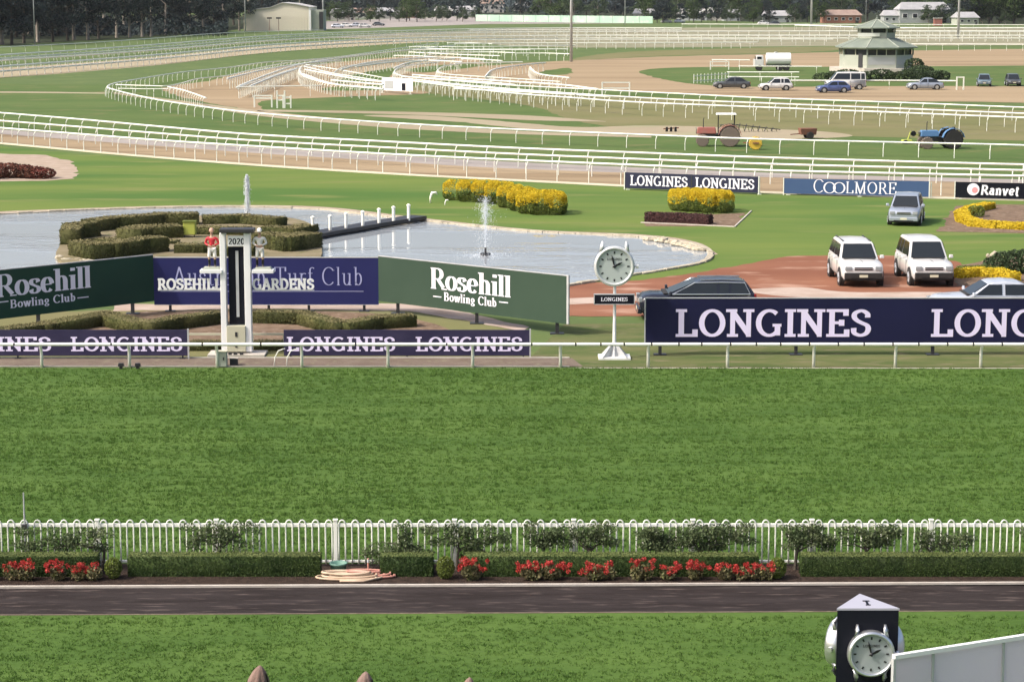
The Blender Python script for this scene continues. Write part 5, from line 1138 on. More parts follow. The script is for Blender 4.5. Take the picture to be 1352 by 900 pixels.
# flowering clumps
fl = [(-70, -4, 'beyond the left edge'), (0, 48, 'at the far left edge of the bed'), (54, 94, 'between the far-left clump and the round bush'), (92, 133, 'beside the round bush at the left'), (602, 648, 'beside the round bush right of the hose'), (678, 716, 'second in the long row counting from the round bush'), (714, 757, 'left of centre in the long row, joined to its left neighbour'), (760, 812, 'tall, in the middle of the long row'), (831, 866, 'standing apart just right of the tallest clump'), (871, 900, 'narrow, with few blooms'), (903, 940, 'in the right half of the long row'), (944, 976, 'pale, third from the right end'), (974, 1004, 'bright, second from the right end'), (1002, 1023, 'small, at the right end of the long row')]
for i, (a, c, lb) in enumerate(fl):
    y = G(676, 769).y + .22; xa, xb = G(a, 768).x, G(c, 768).x; w2 = (xb - xa) / 2; t = thing('flowering_plant', ((xa + xb) / 2, y, 0), 'red flowering clump ' + lb, 'flowers', 'red flowering clumps along the path'); h = random.uniform(.30, .40)
    n = int(1500 * w2); P = np.concatenate([blob_points(n // 3, (RNG.uniform(-w2 * .6, w2 * .6), RNG.uniform(-.05, .05), h * .45), (w2 * .55, .17, h * .5), .3) for _ in range(3)]); P[:, 2] = np.abs(P[:, 2]) + .01
    V, Fq = leaves(P, .07); np_mesh('foliage', V, Fq, 'leaf_flower', t)
    hb = [(random.uniform(-w2 * .85, w2 * .85), random.uniform(-.16, .08), h * random.uniform(.60, 1.22)) for _ in range(max(9, int(w2 * 56)))]
    P = np.concatenate([blob_points(30, q, (.062, .05, .055), .1) for q in hb]); V, Fq = leaves(P, .042); np_mesh('blossoms', V, Fq, 'petal', t)
# loose shrubs trained in front of the picket fence
rose = [(18, 152, 694, 729, 136, .75), (238, 342, 692, 728, 288, .8), (474, 562, 716, 742, 540, .5), (524, 680, 691, 738, 603, 1.25), (690, 745, 692, 722, 715, .8), (736, 820, 692, 722, 775, .8), (838, 905, 696, 727, 868, 1.3), (895, 1000, 693, 726, 920, 1.3), (1032, 1110, 692, 728, 1050, 1.2), (1100, 1192, 693, 722, 1140, .9), (1205, 1286, 698, 730, 1222, .7), (1345, 1450, 695, 728, 1400, .9), (-150, -20, 695, 728, -60, .9)]
rl = ['with an arching bare trunk beside the left round bush', 'above the long left hedge', 'low and sparse, right of the coiled hose', 'large, with a dark forked trunk behind the centre round bush', 'small, right of the forked one', 'behind the tallest red flowers', 'dense and dark, left one of the dense pair', 'dense and dark, right one of the dense pair', 'behind the right end of the red flowers', 'above the right hedge near its left end', 'thin, above the right hedge', 'beyond the right edge', 'beyond the left edge']
for (a, c, vt, vb, ut, dn), lb in zip(rose, rl):
    y = G(676, 752).y; xa, xb = PY(a, 710, y).x, PY(c, 710, y).x; zt, zb = PY(676, vt, y).z, PY(676, vb, y).z; xt = PY(ut, 740, y).x
    t = thing('trained_shrub', (xt, y, 0), 'loose leafy shrub ' + lb, 'shrub', 'shrubs trained along the picket fence'); w2 = (xb - xa) / 2; P = []
    for _ in range(int(15 + w2 * 18)):
        cx, cz = random.uniform(xa + .12, xb - .12) - xt, random.uniform(zb + .05, zt - .05); P.append(blob_points(int(95 * dn), (cx, random.uniform(-.12, .12), cz), (.22, .14, .11), .1))
    V, Fq = leaves(np.concatenate(P), .06); np_mesh('foliage', V, Fq, 'leaf_rose', t)
    mb = MB(); mb.tube([(0, 0, 0), (.02, 0, .3), (.05, 0, .48)], [.04, .032, .028], 7)
    for k in range(5):
        e = random.uniform(xa, xb) - xt; mb.tube([(.05, 0, .40 + .02 * k), (e * .35, random.uniform(-.05, .05), .58), (e * .85, random.uniform(-.1, .1), random.uniform(zb, zt))], [.024, .017, .007], 5)
    mb.build('trunk', 'bark_dark', t)
# thin grey pole at the left
y = FY - .12; p = PY(34, 735, y); z = PY(34, 650, y).z; t = thing('thin_pole', (p.x, y, 0), 'thin grey pole rising above the picket fence near the left edge', 'pole'); mb = MB(); mb.tube([(0, 0, 0), (0, 0, z)], [.03, .015], 8); mb.build('shaft', 'steel', t); mb = MB(); mb.box((0, 0, .93), (.09, .12, .10)); mb.build('clamp', 'dark_metal', t)
# hose, tub, drain
p = G(467, 768); t = thing('coiled_hose', (p.x, p.y + .28, 0), 'tan garden hose lying in loose coils on the mulch by the kerb', 'hose')
for k, (mm, off, n, s) in enumerate((('hose', (-.12, 0), 6, 1.0), ('hose_pink', (.30, .12), 4, .8))):
    pts = []
    for i in range(n * 20):
        a = i / 20 * 2 * math.pi; rr = (.48 + .12 * math.sin(i * .13) - .03 * (i // 20)) * s; pts.append((off[0] + rr * 1.25 * math.cos(a) + .05 * math.sin(i * .07), off[1] + rr * .42 * math.sin(a), .03 + .018 * (i / 20) + .05 * max(0, math.sin(i * .11)) * (i > 40)))
    mb = MB(); mb.tube(pts, .024, 7); mb.build('coil', mm, t, sm=True)
mb = MB(); mb.tube([(.35, .1, .05), (.5, -.2, .06), (.2, -.32, .03), (-.3, -.3, .03)], .024, 6); mb.build('hose_tail', 'hose', t, sm=True)
p = G(445, 763); t = thing('green_tub', (p.x, p.y + .42, 0), 'round green plastic tub behind the coiled hose', 'tub'); mb = MB(); mb.lathe((0, 0, 0), [(.15, 0), (.18, .20), (.20, .21), (.20, .24), (.17, .24), (.15, .05)], 20); mb.build('bowl', 'tub', t, sm=True)
p = G(513, 760); t = thing('garden_tap', (p.x - .45, p.y + .2, 0), 'short pale standpipe tap beside the pink hose coil', 'tap'); mb = MB(); mb.tube([(0, 0, 0), (0, 0, .34)], .022, 8); mb.build('pipe', 'hose_pink', t); mb = MB(); mb.tube([(0, 0, .30), (0, -.08, .32), (0, -.1, .27)], .018, 6); mb.build('spout', 'steel', t)
# ------------------------------------------------------------------ hedges round the winning post
Z = lambda u, v, z=0.0: G(u, v, z)
def hedge_px(label, px_, wd, h, m='leaf_olive', leaf=.06, dens=420, name='low_hedge', **k): return hedge(name, label, [G(u, v, 0) for u, v in px_], wd, h, m, leaf, dens, **k)
GH = 'low zigzag hedges round the winning post'
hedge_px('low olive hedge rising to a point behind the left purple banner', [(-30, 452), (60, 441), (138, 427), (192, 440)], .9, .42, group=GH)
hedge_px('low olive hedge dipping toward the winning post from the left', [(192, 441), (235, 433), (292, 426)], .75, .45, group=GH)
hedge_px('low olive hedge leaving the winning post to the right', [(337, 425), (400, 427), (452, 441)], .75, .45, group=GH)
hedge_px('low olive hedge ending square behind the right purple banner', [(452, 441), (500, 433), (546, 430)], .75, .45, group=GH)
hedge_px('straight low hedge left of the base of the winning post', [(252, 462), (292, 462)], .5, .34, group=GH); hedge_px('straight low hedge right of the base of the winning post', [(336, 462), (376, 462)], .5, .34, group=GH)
# island maze
GI = 'clipped hedges of the island maze'
IZ = .16
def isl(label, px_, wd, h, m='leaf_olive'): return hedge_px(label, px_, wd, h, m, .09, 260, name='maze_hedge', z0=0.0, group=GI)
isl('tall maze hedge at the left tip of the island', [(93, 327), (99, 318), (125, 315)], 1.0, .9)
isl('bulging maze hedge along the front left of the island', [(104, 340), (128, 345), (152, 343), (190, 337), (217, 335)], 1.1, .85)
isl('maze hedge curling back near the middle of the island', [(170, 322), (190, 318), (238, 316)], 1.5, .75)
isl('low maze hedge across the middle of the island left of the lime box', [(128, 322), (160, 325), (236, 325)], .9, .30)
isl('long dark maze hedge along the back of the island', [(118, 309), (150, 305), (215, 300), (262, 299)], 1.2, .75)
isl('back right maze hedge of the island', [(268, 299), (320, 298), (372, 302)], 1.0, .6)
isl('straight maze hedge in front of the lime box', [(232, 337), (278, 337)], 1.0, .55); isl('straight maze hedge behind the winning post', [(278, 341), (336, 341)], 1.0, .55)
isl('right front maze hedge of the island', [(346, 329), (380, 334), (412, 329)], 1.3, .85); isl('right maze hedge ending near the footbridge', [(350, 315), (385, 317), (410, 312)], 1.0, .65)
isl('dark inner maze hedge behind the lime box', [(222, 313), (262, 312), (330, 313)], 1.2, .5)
p = G(251, 317); t = thing('lime_box', p, 'yellow-green utility box on legs on the island', 'box'); mb = MB(); mb.box((0, 0, .62), (.62, .5, .66)); mb.build('box_body', 'lime', t, bevel=.04); mb = MB(); mb.box((0, 0, .97), (.70, .58, .05)); mb.build('lid', 'leaf_lime', t)
for x in (-.25, .25): mb = MB(); mb.box((x, -.15, .15), (.05, .05, .30)); mb.build('leg', 'dark_metal', t)
# rocks at the left tip of the island and on the right pond bank
def rock(p, s, label=None, grp=None, m='stone'):
    mb = MB(); n = 8; prof = [(s * .7, 0), (s, s * .3), (s * .8, s * .62), (s * .3, s * .8)]; mb.lathe((0, 0, 0), prof, n); o = mb.build('rock', m, None, (0, 0, 0))
    for v in o.data.vertices: v.co += Vector((random.uniform(-1, 1), random.uniform(-1, 1), random.uniform(-.5, .5))) * s * .16; v.co.x *= 1
    o.location = p; o.rotation_euler = (0, 0, random.uniform(0, 6)); o.scale = (random.uniform(.9, 1.5), random.uniform(.7, 1), random.uniform(.7, 1)); return tag(o, label, 'rock', grp)
for i in range(16):
    u = 856 + i * 4.6; v = 317.5 + (i ** 1.35) * .36 + random.uniform(-.6, .6); rock(G(u, v), random.uniform(.22, .36), place_word('rock', u) + 'grey rock along the right bank of the pond', 'rocks on the right bank of the pond')
for i in range(9): rock(G(78 + i * 5 + random.uniform(-1, 1), 344 + i * .6 + random.uniform(-1.5, 1.5)), random.uniform(.2, .34), nth(i + 1) + ' pale rock along the left tip of the island', 'rocks at the left tip of the island')
# footbridge
bpts = [(404, 318.5), (430, 313.5), (460, 308.5), (490, 303), (520, 298), (552, 293)]
BP = [G(u, v) for u, v in smooth(bpts, 4)]; org = BP[0]; t = thing('footbridge', org, 'low dark footbridge with white posts from the island to the lawn', 'bridge')
mb = MB(); 
for a, c in zip(BP, BP[1:]): mb.beam(a + Vector((0, .5, .22)), c + Vector((0, .5, .22)), 1.1, .18)
mb.build('deck', 'dark_metal', t, org)
mb = MB(); mb.tube([a + Vector((0, -.06, .16)) for a in BP], .14, 6); mb.build('fascia', 'black', t, org)
src = None
for side in (0, 1):
    for u, v in ((392, 304), (413, 312.5), (436, 310.5), (457, 307.5), (479, 304.5), (500.5, 301), (519.6, 298), (539.5, 295)):
        if u < 400: continue
        p = G(u, v + 1.2) + Vector((0, .08 + side * .95, 0)) - org
        if side and src: continue
        if src is None: mb = MB(); mb.tube([(0, 0, .2), (0, 0, 1.0)], .085, 8); mb.lathe((0, 0, 1.0), [(.11, 0), (.11, .06), (.03, .12)], 8); src = mb.build('post', 'white', t); src.location = p
        else: inst(src, 'post', t, p)
p = G(394, 305); mb = MB(); mb.tube([(0, 0, 0), (0, 0, .75)], .07, 8); o = mb.build('bollard', 'white', None, p); tag(o, 'small white bollard on the island by the end of the footbridge', 'bollard')
# birds on the bank near the yellow hedge
for u, v, lb in ((573, 268, 'pale standing bird statue on the lawn left of the long yellow hedge'), (590, 271, 'small white stone at the left end of the long yellow hedge')):
    p = G(u, v); t = thing('lawn_ornament', p, lb, 'ornament'); mb = MB(); k = 1 if u < 580 else .5
    mb.tube([(-.22 * k, 0, .0), (-.2 * k, 0, .35 * k), (-.1 * k, 0, .6 * k), (.12 * k, 0, .62 * k), (.2 * k, 0, .5 * k)], [.05, .07 * k, .10 * k, .08 * k, .03], 8); mb.build('figure', 'white', t, sm=True)
# fountains
def fountain(u, v, h, spread, n, label, base_r=.35, fine=False):
    p = G(u, v); t = thing('fountain', (p.x, p.y, .02), label, 'fountain')
    mb = MB(); mb.cyl((0, 0, -.02), base_r * .5, .14, 12); mb.tube([(0, 0, .1), (0, 0, .4)], .05, 8); mb.build('nozzle', 'dark_metal', t)
    vz = math.sqrt(2 * 9.8 * h); a = RNG.uniform(0, 2 * np.pi, n); vr = np.abs(RNG.normal(size=n)) * spread; k = RNG.uniform(.82, 1.0, n); tt = RNG.uniform(0, 2 * vz / 9.8, n)
    P = np.stack([vr * np.cos(a) * tt, vr * np.sin(a) * tt, np.maximum(.03, vz * k * tt - 4.9 * tt ** 2)], 1)
    s = RNG.uniform(.010, .026, n)[:, None] * (.5 if fine else 1); st = np.array([0, 0, 1.0]) * s * 3.0; x = np.array([1.0, 0, 0]) * s; y = np.array([0, 1.0, 0]) * s
    V = np.stack([P + st, P + x, P + y, P - x, P - y, P - st], 1).reshape(-1, 3); b0 = np.arange(n)[:, None] * 6
    Fq = (b0[:, None, :] + np.array([[0, 1, 2], [0, 2, 3], [0, 3, 4], [0, 4, 1], [5, 2, 1], [5, 3, 2], [5, 4, 3], [5, 1, 4]])[None]).reshape(-1, 3)
    o = np_mesh('spray', V, Fq, 'spray', t)
    # broken water round the foot
    n2 = n // 4; a = RNG.uniform(0, 2 * np.pi, n2); r = np.abs(RNG.normal(size=n2)) * base_r * 2.2; P = np.stack([r * np.cos(a), r * np.sin(a), RNG.uniform(0, .12, n2)], 1); V, Fq = leaves(P, .05); np_mesh('splash', V, Fq, 'spray', t)
fountain(327, 289, 2.45, .085, 4200, 'tall narrow white water jet at the far side of the pond', .28)
fountain(641, 338, 2.9, .32, 2600, fine=True, label= 'faint spreading fountain spray in the right half of the pond', base_r=.5)
# yellow hedges
def shrub_mass(label, blobs, m, leaf, dens, name='golden_shrub', cat='hedge', m2=None):
    base = G(*blobs[0][:2]); t = thing(name, base, label, cat); P = []; Pl = []
    for u, v, rx, ry, rz in blobs:
        c = G(u, v) - base; n = int(dens * (rx * ry + rx * rz + ry * rz) * 4); q = blob_points(n, (0, 0, 0), (1, 1, 1), .95 if m2 is not None else .86); q = np.sign(q) * np.abs(q) ** (.55 if m2 is not None else .8); q *= (1 + .035 * np.sin(q[:, 0:1] * 9 + u) * np.cos(q[:, 2:3] * 7))
        q = q * np.array((rx * 1.35, ry * 1.1, rz * 1.0)) + np.array((c.x, c.y + ry, rz * .92)); q[:, 2] = np.maximum(q[:, 2], .02); P.append(q)
    P = np.concatenate(P); 
    if m2 is not None:
        hi = P[:, 2] > np.max(P[:, 2]) * (.42 + .10 * np.sin(P[:, 0] * 3)); V, Fq = leaves(P[hi], leaf); np_mesh('golden_foliage', V, Fq, m, t); V, Fq = leaves(P[~hi], leaf); np_mesh('lower_foliage', V, Fq, m2, t)
    else: V, Fq = leaves(P, leaf); np_mesh('foliage', V, Fq, m, t)
    return t
shrub_mass('long golden yellow hedge curving along the lawn behind the pond', [(603, 265, .65, .9, .62), (622, 267, .7, 1.0, .66), (642, 268, .7, 1.1, .66), (660, 270, .7, 1.1, .66), (675, 275, .65, 1.2, .66), (690, 279, .7, 1.3, .66), (706, 283, .8, 1.3, .66), (722, 284.5, .85, 1.3, .68), (734, 284, .5, 1.0, .62)], 'leaf_yellow', .07, 1000, m2='leaf_lime')
shrub_mass('squat golden yellow hedge below the dark watch banner', [(901, 279, .55, 1.2, .62), (915, 280, .65, 1.2, .66), (930, 281, .65, 1.2, .66), (944, 282, .65, 1.2, .66), (957, 281, .45, 1.0, .62)], 'leaf_yellow', .07, 1000, m2='leaf_lime')
hedge_px('low dark maroon hedge in front of the squat golden hedge', [(853, 292.5), (900, 294), (938, 296)], .7, .50, 'leaf_maroon', .09, 500, name='maroon_hedge')
# beds at the right
hedge_px('bright yellow low hedge curving round the brown garden bed', [(1440, 304), (1352, 303), (1312, 301), (1288, 299), (1272, 293), (1270, 286), (1284, 280), (1306, 275)], .75, .34, 'leaf_yellow', .10, 500, name='yellow_edging_hedge')
shrub_mass('small olive bush inside the curve of the yellow hedge', [(1291, 287, .35, .5, .32)], 'leaf_lime', .10, 420, name='small_bush', cat='bush')
hedge_px('yellow-green low hedge beside the white four-wheel drive', [(1262, 367), (1290, 365), (1318, 366), (1340, 372)], .55, .38, 'leaf_yellow', .09, 500, name='yellow_edging_hedge')
hedge_px('dark green low hedge behind the yellow-green one', [(1266, 361), (1300, 360), (1330, 362)], .5, .30, 'leaf_lime', .09, 400, name='low_hedge')
shrub_mass('leafy green bush at the right edge above the silver sedan', [(1318, 361, .4, .6, .35), (1332, 362, .5, .6, .5), (1350, 363, .5, .6, .55), (1368, 364, .5, .6, .55)], 'leaf_mid', .13, 260, name='green_bush', cat='bush')
p = G(1313, 352); t = thing('garden_ornament', p, 'pale crouching stone ornament on the lawn by the right edge', 'ornament'); mb = MB()
mb.tube([(-.32, 0, .05), (-.25, 0, .42), (0, 0, .60), (.22, 0, .50), (.30, 0, .1)], [.07, .12, .15, .11, .05], 8); mb.build('figure', 'stone', t, sm=True); mb = MB(); mb.lathe((-.32, 0, .42), [(.04, 0), (.10, .07), (.09, .14), (.02, .2)], 8); mb.build('head', 'stone', t)
src = None
for i in range(9):
    k = i / 8; p = G(1236 + 26 * k, 305 - 32 * k); lb = 'first dark stake from the near end of the row by the brown bed'
    mb = MB(); mb.box((0, 0, .24), (.16, .30, .48), top=.8); mb.box((0, 0, .5), (.20, .34, .06)) 
    if src is None: src = mb.build('bed_stake', 'dark_metal', None, p); tag(src, lb, 'stake', 'dark stakes along the brown bed')
    else: o = src.copy(); o.location = p; COL.objects.link(o); o['label'] = nth(i + 1) + ' dark stake from the near end of the row by the brown bed'
# left bed shrubs
lf = [(-40, 238), (-14, 237), (6, 236), (22, 236), (38, 236.5), (50, 237)]
shrub_mass('red-brown low shrubs on the gravel bed at the left edge', [(u, v, .75, .9, .62 - .05 * i) for i, (u, v) in enumerate(lf)], 'leaf_red', .15, 200, name='red_shrubs', cat='shrubs')
p = G(98, 232); mb = MB(); mb.box((0, 0, .35), (.16, 1.0, .7), top=.7); o = mb.build('edge_board', 'dark_metal', None, p, bevel=.02); o.rotation_euler = (.0, 0, -.3); tag(o, 'dark upright edging board at the right tip of the gravel bed', 'board')

# ------------------------------------------------------------------ small gates and frames in the infield
def gate(u0, u1, v, hgt, label, name='white_gate', rails=(1.0, .55)):
    a, c = G(u0, v), G(u1, v); t = thing(name, a, label, 'gate')
    for fr in rails: mb = MB(); mb.beam(a + Vector((0, 0, hgt * fr - .06)), c + Vector((0, 0, hgt * fr - .06)), .08, .14); mb.build('rail', 'white_far', t, a)
    for q in (a, c): mb = MB(); mb.box((q.x, q.y, hgt / 2), (.16, .16, hgt)); mb.build('post', 'white_far', t, a)
    return t
gate(336, 359, 142, 1.35, 'white gate frame standing on the brown yard edge', rails=(1.0, .8)); gate(366, 376, 143, 1.9, 'narrow tall white frame right of the white gate', rails=(.75, .5)); gate(795, 831, 127, 1.7, 'large white frame standing above the parallel rails', rails=(1, .6))
gate(938, 962, 92.5, 1.4, 'white stall frame at the left end of the pens'); gate(1263, 1272, 119, 1.7, 'white gooseneck gate at the end of the rail by the parked cars', rails=(1,))
gate(374, 384, 143, 1.4, 'small white frame beside the narrow tall frame', rails=(.9, .4))

# ------------------------------------------------------------------ judges' tower in the infield
p = G(1156, 96); t = thing('observation_tower', p, 'pale green two-tier octagonal tower with tiled tent roofs behind the parked van', 'tower'); s8 = pxm(96)
R1 = 5.85; oct_ = lambda R, ph=22.5: [(R * math.cos(math.radians(ph + 45 * k)), R * math.sin(math.radians(ph + 45 * k))) for k in range(8)]
mb = MB(); mb.prism(oct_(R1 + 1.6), 0, .85); mb.build('mound_base', 'concrete', t)
mb = MB(); mb.prism(oct_(R1), .85, 2.85); mb.build('lower_wall', 'wall_sage', t)
mb = MB(); mb.prism(oct_(R1 - .25), 2.85, 3.75); mb.build('window_band', 'glass', t)
mb = MB(); mb.prism(oct_(R1 + .02), 3.72, 3.98); mb.build('lintel', 'wall_sage', t)
for k in range(8):
    a, c = Vector(oct_(R1)[k] + (0,)), Vector(oct_(R1)[(k + 1) % 8] + (0,)); mb = MB(); mb.box((a.x, a.y, 3.3), (.22, .22, .92), rz=math.radians(22.5 + 45 * k)); mb.build('corner_post', 'roof_green', t)
    for f in ((.33, .66) if k % 2 else (.5,)): q = a.lerp(c, f); mb = MB(); mb.box((q.x * .995, q.y * .995, 3.3), (.10, .10, .90), rz=math.atan2((c - a).y, (c - a).x)); mb.build('mullion', 'cream', t)
    if k in (4, 5, 6): q = a.lerp(c, .5); d = (c - a); mb = MB(); mb.box((q.x, q.y, 2.0), (d.length - .3, .06, 1.2), rz=math.atan2(d.y, d.x)); mb.build('wall_panel', 'wall_grey' if k > 5 or k == 5 else 'wall_sage', t)
a, c = Vector(oct_(R1)[4] + (0,)), Vector(oct_(R1)[5] + (0,)); q = a.lerp(c, .72); mb = MB(); mb.box((q.x, q.y - .03, 2.0), (.8, .12, 2.1), rz=math.atan2((c - a).y, (c - a).x)); mb.build('door', 'dark_metal', t)
def tent(R, z0, z1, Rt, nm, m='roof_green'):
    mb = MB(); o = oct_(R); i_ = oct_(Rt); o2 = [(x, y, z0 - .14) for x, y in o]; vs = [(x, y, z0) for x, y in o] + [(x, y, z1) for x, y in i_] + o2
    fs = [(k, (k + 1) % 8, 8 + (k + 1) % 8, 8 + k) for k in range(8)] + [tuple(range(8, 16))] + [(16 + k, 16 + (k + 1) % 8, (k + 1) % 8, k) for k in range(8)] + [tuple(range(16, 24))[::-1]]; mb.add(vs, fs); mb.build(nm, m, t)
    mb = MB()
    for k in range(8): mb.beam(Vector((*o[k], z0 + .03)), Vector((*i_[k], z1 + .03)), .12, .07)
    mb.build('roof_hip', 'wall_sage', t)
tent(R1 + .75, 4.05, 5.4, 3.1, 'lower_roof')
mb = MB(); mb.prism(oct_(2.95), 5.25, 6.25); mb.build('upper_wall', 'wall_sage', t)
mb = MB(); mb.prism(oct_(2.75), 6.25, 6.92); mb.build('upper_window_band', 'glass', t)
mb = MB(); mb.prism(oct_(2.97), 6.90, 7.02); mb.build('upper_lintel', 'wall_sage', t)
for k in range(8): x, y = oct_(2.92)[k]; mb = MB(); mb.box((x, y, 6.57), (.22, .22, .66), rz=math.radians(22.5 + 45 * k)); mb.build('upper_post', 'wall_sage', t)
mb = MB(); mb.beam((-3.4, -2.9, 5.95), (0, -3.0, 5.95), .06, .5); mb.build('balcony_rail', 'white_far', t)
tent(3.75, 7.05, 8.25, .25, 'upper_roof'); mb = MB(); mb.lathe((0, 0, 8.2), [(.2, 0), (.22, .25), (.08, .4), (.05, .75)], 10); mb.build('finial', 'roof_green', t)
# shrubs at the foot
shrub_mass('dark evergreen shrubs banked along the foot of the tower', [(1090 + i * 15, 108 - (.0 if i < 9 else 1), 1.3, .8, .62 + .14 * (i % 3)) for i in range(11)], 'leaf_mid', .28, 70, name='shrub_bank', cat='shrubs')
shrub_mass('tall rounded dark bush at the right end of the tower', [(1218, 106, 1.5, 1.2, 1.05), (1232, 107, 1.3, 1.2, .7), (1208, 103, 1.1, 1.0, 1.5)], 'leaf_mid', .28, 90, name='rounded_bush', cat='bush')

# ------------------------------------------------------------------ masts
def mast(u, v, hgt, r, label):
    p = G(u, v); t = thing('light_mast', p, label, 'light mast', 'light masts round the infield'); mb = MB(); mb.tube([(0, 0, 0), (0, 0, hgt)], [r, r * .6], 10); mb.build('pole', 'steel', t, sm=True)
    mb = MB(); mb.box((0, 0, hgt), (3.2, .2, .2)); mb.build('crossarm', 'steel', t)
    for x in (-1.3, -.45, .45, 1.3): mb = MB(); mb.box((x, -.25, hgt - .1), (.6, .3, .5), R=Matrix.Rotation(.5, 3, 'X')); mb.build('floodlight', 'dark_metal', t)
mast(754, 82, 26, .28, 'tall grey light mast rooted at the tip of the training track'); mast(1071, 36, 32, .42, 'grey light mast standing left of the tower'); mast(1265, 52, 32, .34, 'grey light mast right of the tower'); mast(427, 40, 30, .35, 'pale pole beside the cream hall'); mast(324, 42, 26, .22, 'thin pole at the left corner of the cream hall')
mast(825, 33, 24, .16, 'thin faint pole between the green screen and the houses'); mast(46, 60, 20, .14, 'thin pale pole among the dark trees at the far left'); mast(1143, 30, 26, .14, 'thin faint pole rising behind the tower roof')

# ------------------------------------------------------------------ buildings beyond
def gable(name, u, v, w_, d_, h, rise, wall, roof, label, cat='house', rz=0.0, wins=3, group=None):
    p = G(u, v); t = thing(name, (p.x, p.y + d_ / 2, 0), label, cat, group, rz); mb = MB(); mb.box((0, 0, h / 2), (w_, d_, h)); mb.build('wall', wall, t)
    mb = MB(); e = .5; x = w_ / 2 + e; y = d_ / 2 + e
    mb.add([(-x, -y, h), (x, -y, h), (x, y, h), (-x, y, h), (-x * .8, 0, h + rise), (x * .8, 0, h + rise)], [(0, 1, 5, 4), (2, 3, 4, 5), (1, 2, 5), (3, 0, 4), (3, 2, 1, 0)]); mb.build('roof', roof, t)
    for i in range(wins):
        x = -w_ / 2 + w_ * (i + .5) / wins; f = bpy.data.objects.new('window', None); mb = MB(); mb.box((x, -d_ / 2 - .03, h * .55), (w_ / wins * .5, .10, h * .36)); f = mb.build('window', 'white_clean', t); mb = MB(); mb.box((x, -d_ / 2 - .09, h * .55), (w_ / wins * .42, .04, h * .29)); mb.build('pane', 'glass', f)
    mb = MB(); mb.box((w_ * .38, -d_ / 2 - .03, h * .35), (w_ * .07 + .3, .08, h * .62)); mb.build('door', 'dark_metal', t)
    return t
# cream hall with a shallow arched gable
p = G(373, 41); k = pxm(41); t = thing('cream_hall', p, 'large cream metal-clad hall with a shallow arched roof below the dark trees', 'hall'); wL = (322 - 373) / k; wR = (411 - 373) / k; hh = 33 / k * .98
prof = [(wL, 0), (wL, hh * .62), (wL * .72, hh * .86), (wL * .3, hh * .95), (0, hh * 1.13), (wR * .45, hh * 1.08), (wR, hh * .95), (wR, 0)]
mb = MB(); n = len(prof); mb.add([(x, 0, z) for x, z in prof] + [(x, 22, z) for x, z in prof], [tuple(range(n)), tuple(range(n, 2 * n))[::-1]]); mb.add([(wR, 0, 0), (wR, 22, 0), (wR, 22, hh * .95), (wR, 0, hh * .95)], [(0, 1, 2, 3)]); mb.add([(wL, 0, 0), (wL, 22, 0), (wL, 22, hh * .62), (wL, 0, hh * .62)], [(3, 2, 1, 0)]); mb.build('wall', 'hall', t)
mb = MB(); q = prof[1:7]; n = len(q); mb.add([(x * 1.01, -.4, z + .12) for x, z in q] + [(x * 1.01, 22.4, z + .12) for x, z in q], [(i, i + 1, n + i + 1, n + i) for i in range(n - 1)]); o = mb.build('roof', 'hall_roof', t); md = o.modifiers.new('s', 'SOLIDIFY'); md.thickness = .22
mb = MB(); 
for i in range(24): x = wL + (wR - wL) * (i + .5) / 24; mb.box((x, -.04, hh * .30), (.08, .06, hh * .58))
mb.build('cladding_rib', 'hall', t)
mb = MB(); mb.box((wR + 2.0, 6, hh * .42), (4.0, 10, hh * .84)); mb.build('side_wing', 'wall_sage', t); mb = MB(); mb.box((wR + 3.2, .9, hh * .42), (1.3, .1, hh * .7)); mb.build('roller_door', 'dark_metal', t)
mb = MB(); mb.box((wR - .4, .0, hh * .5), (.7, .12, hh)); mb.build('corner_trim', 'white_clean', t)
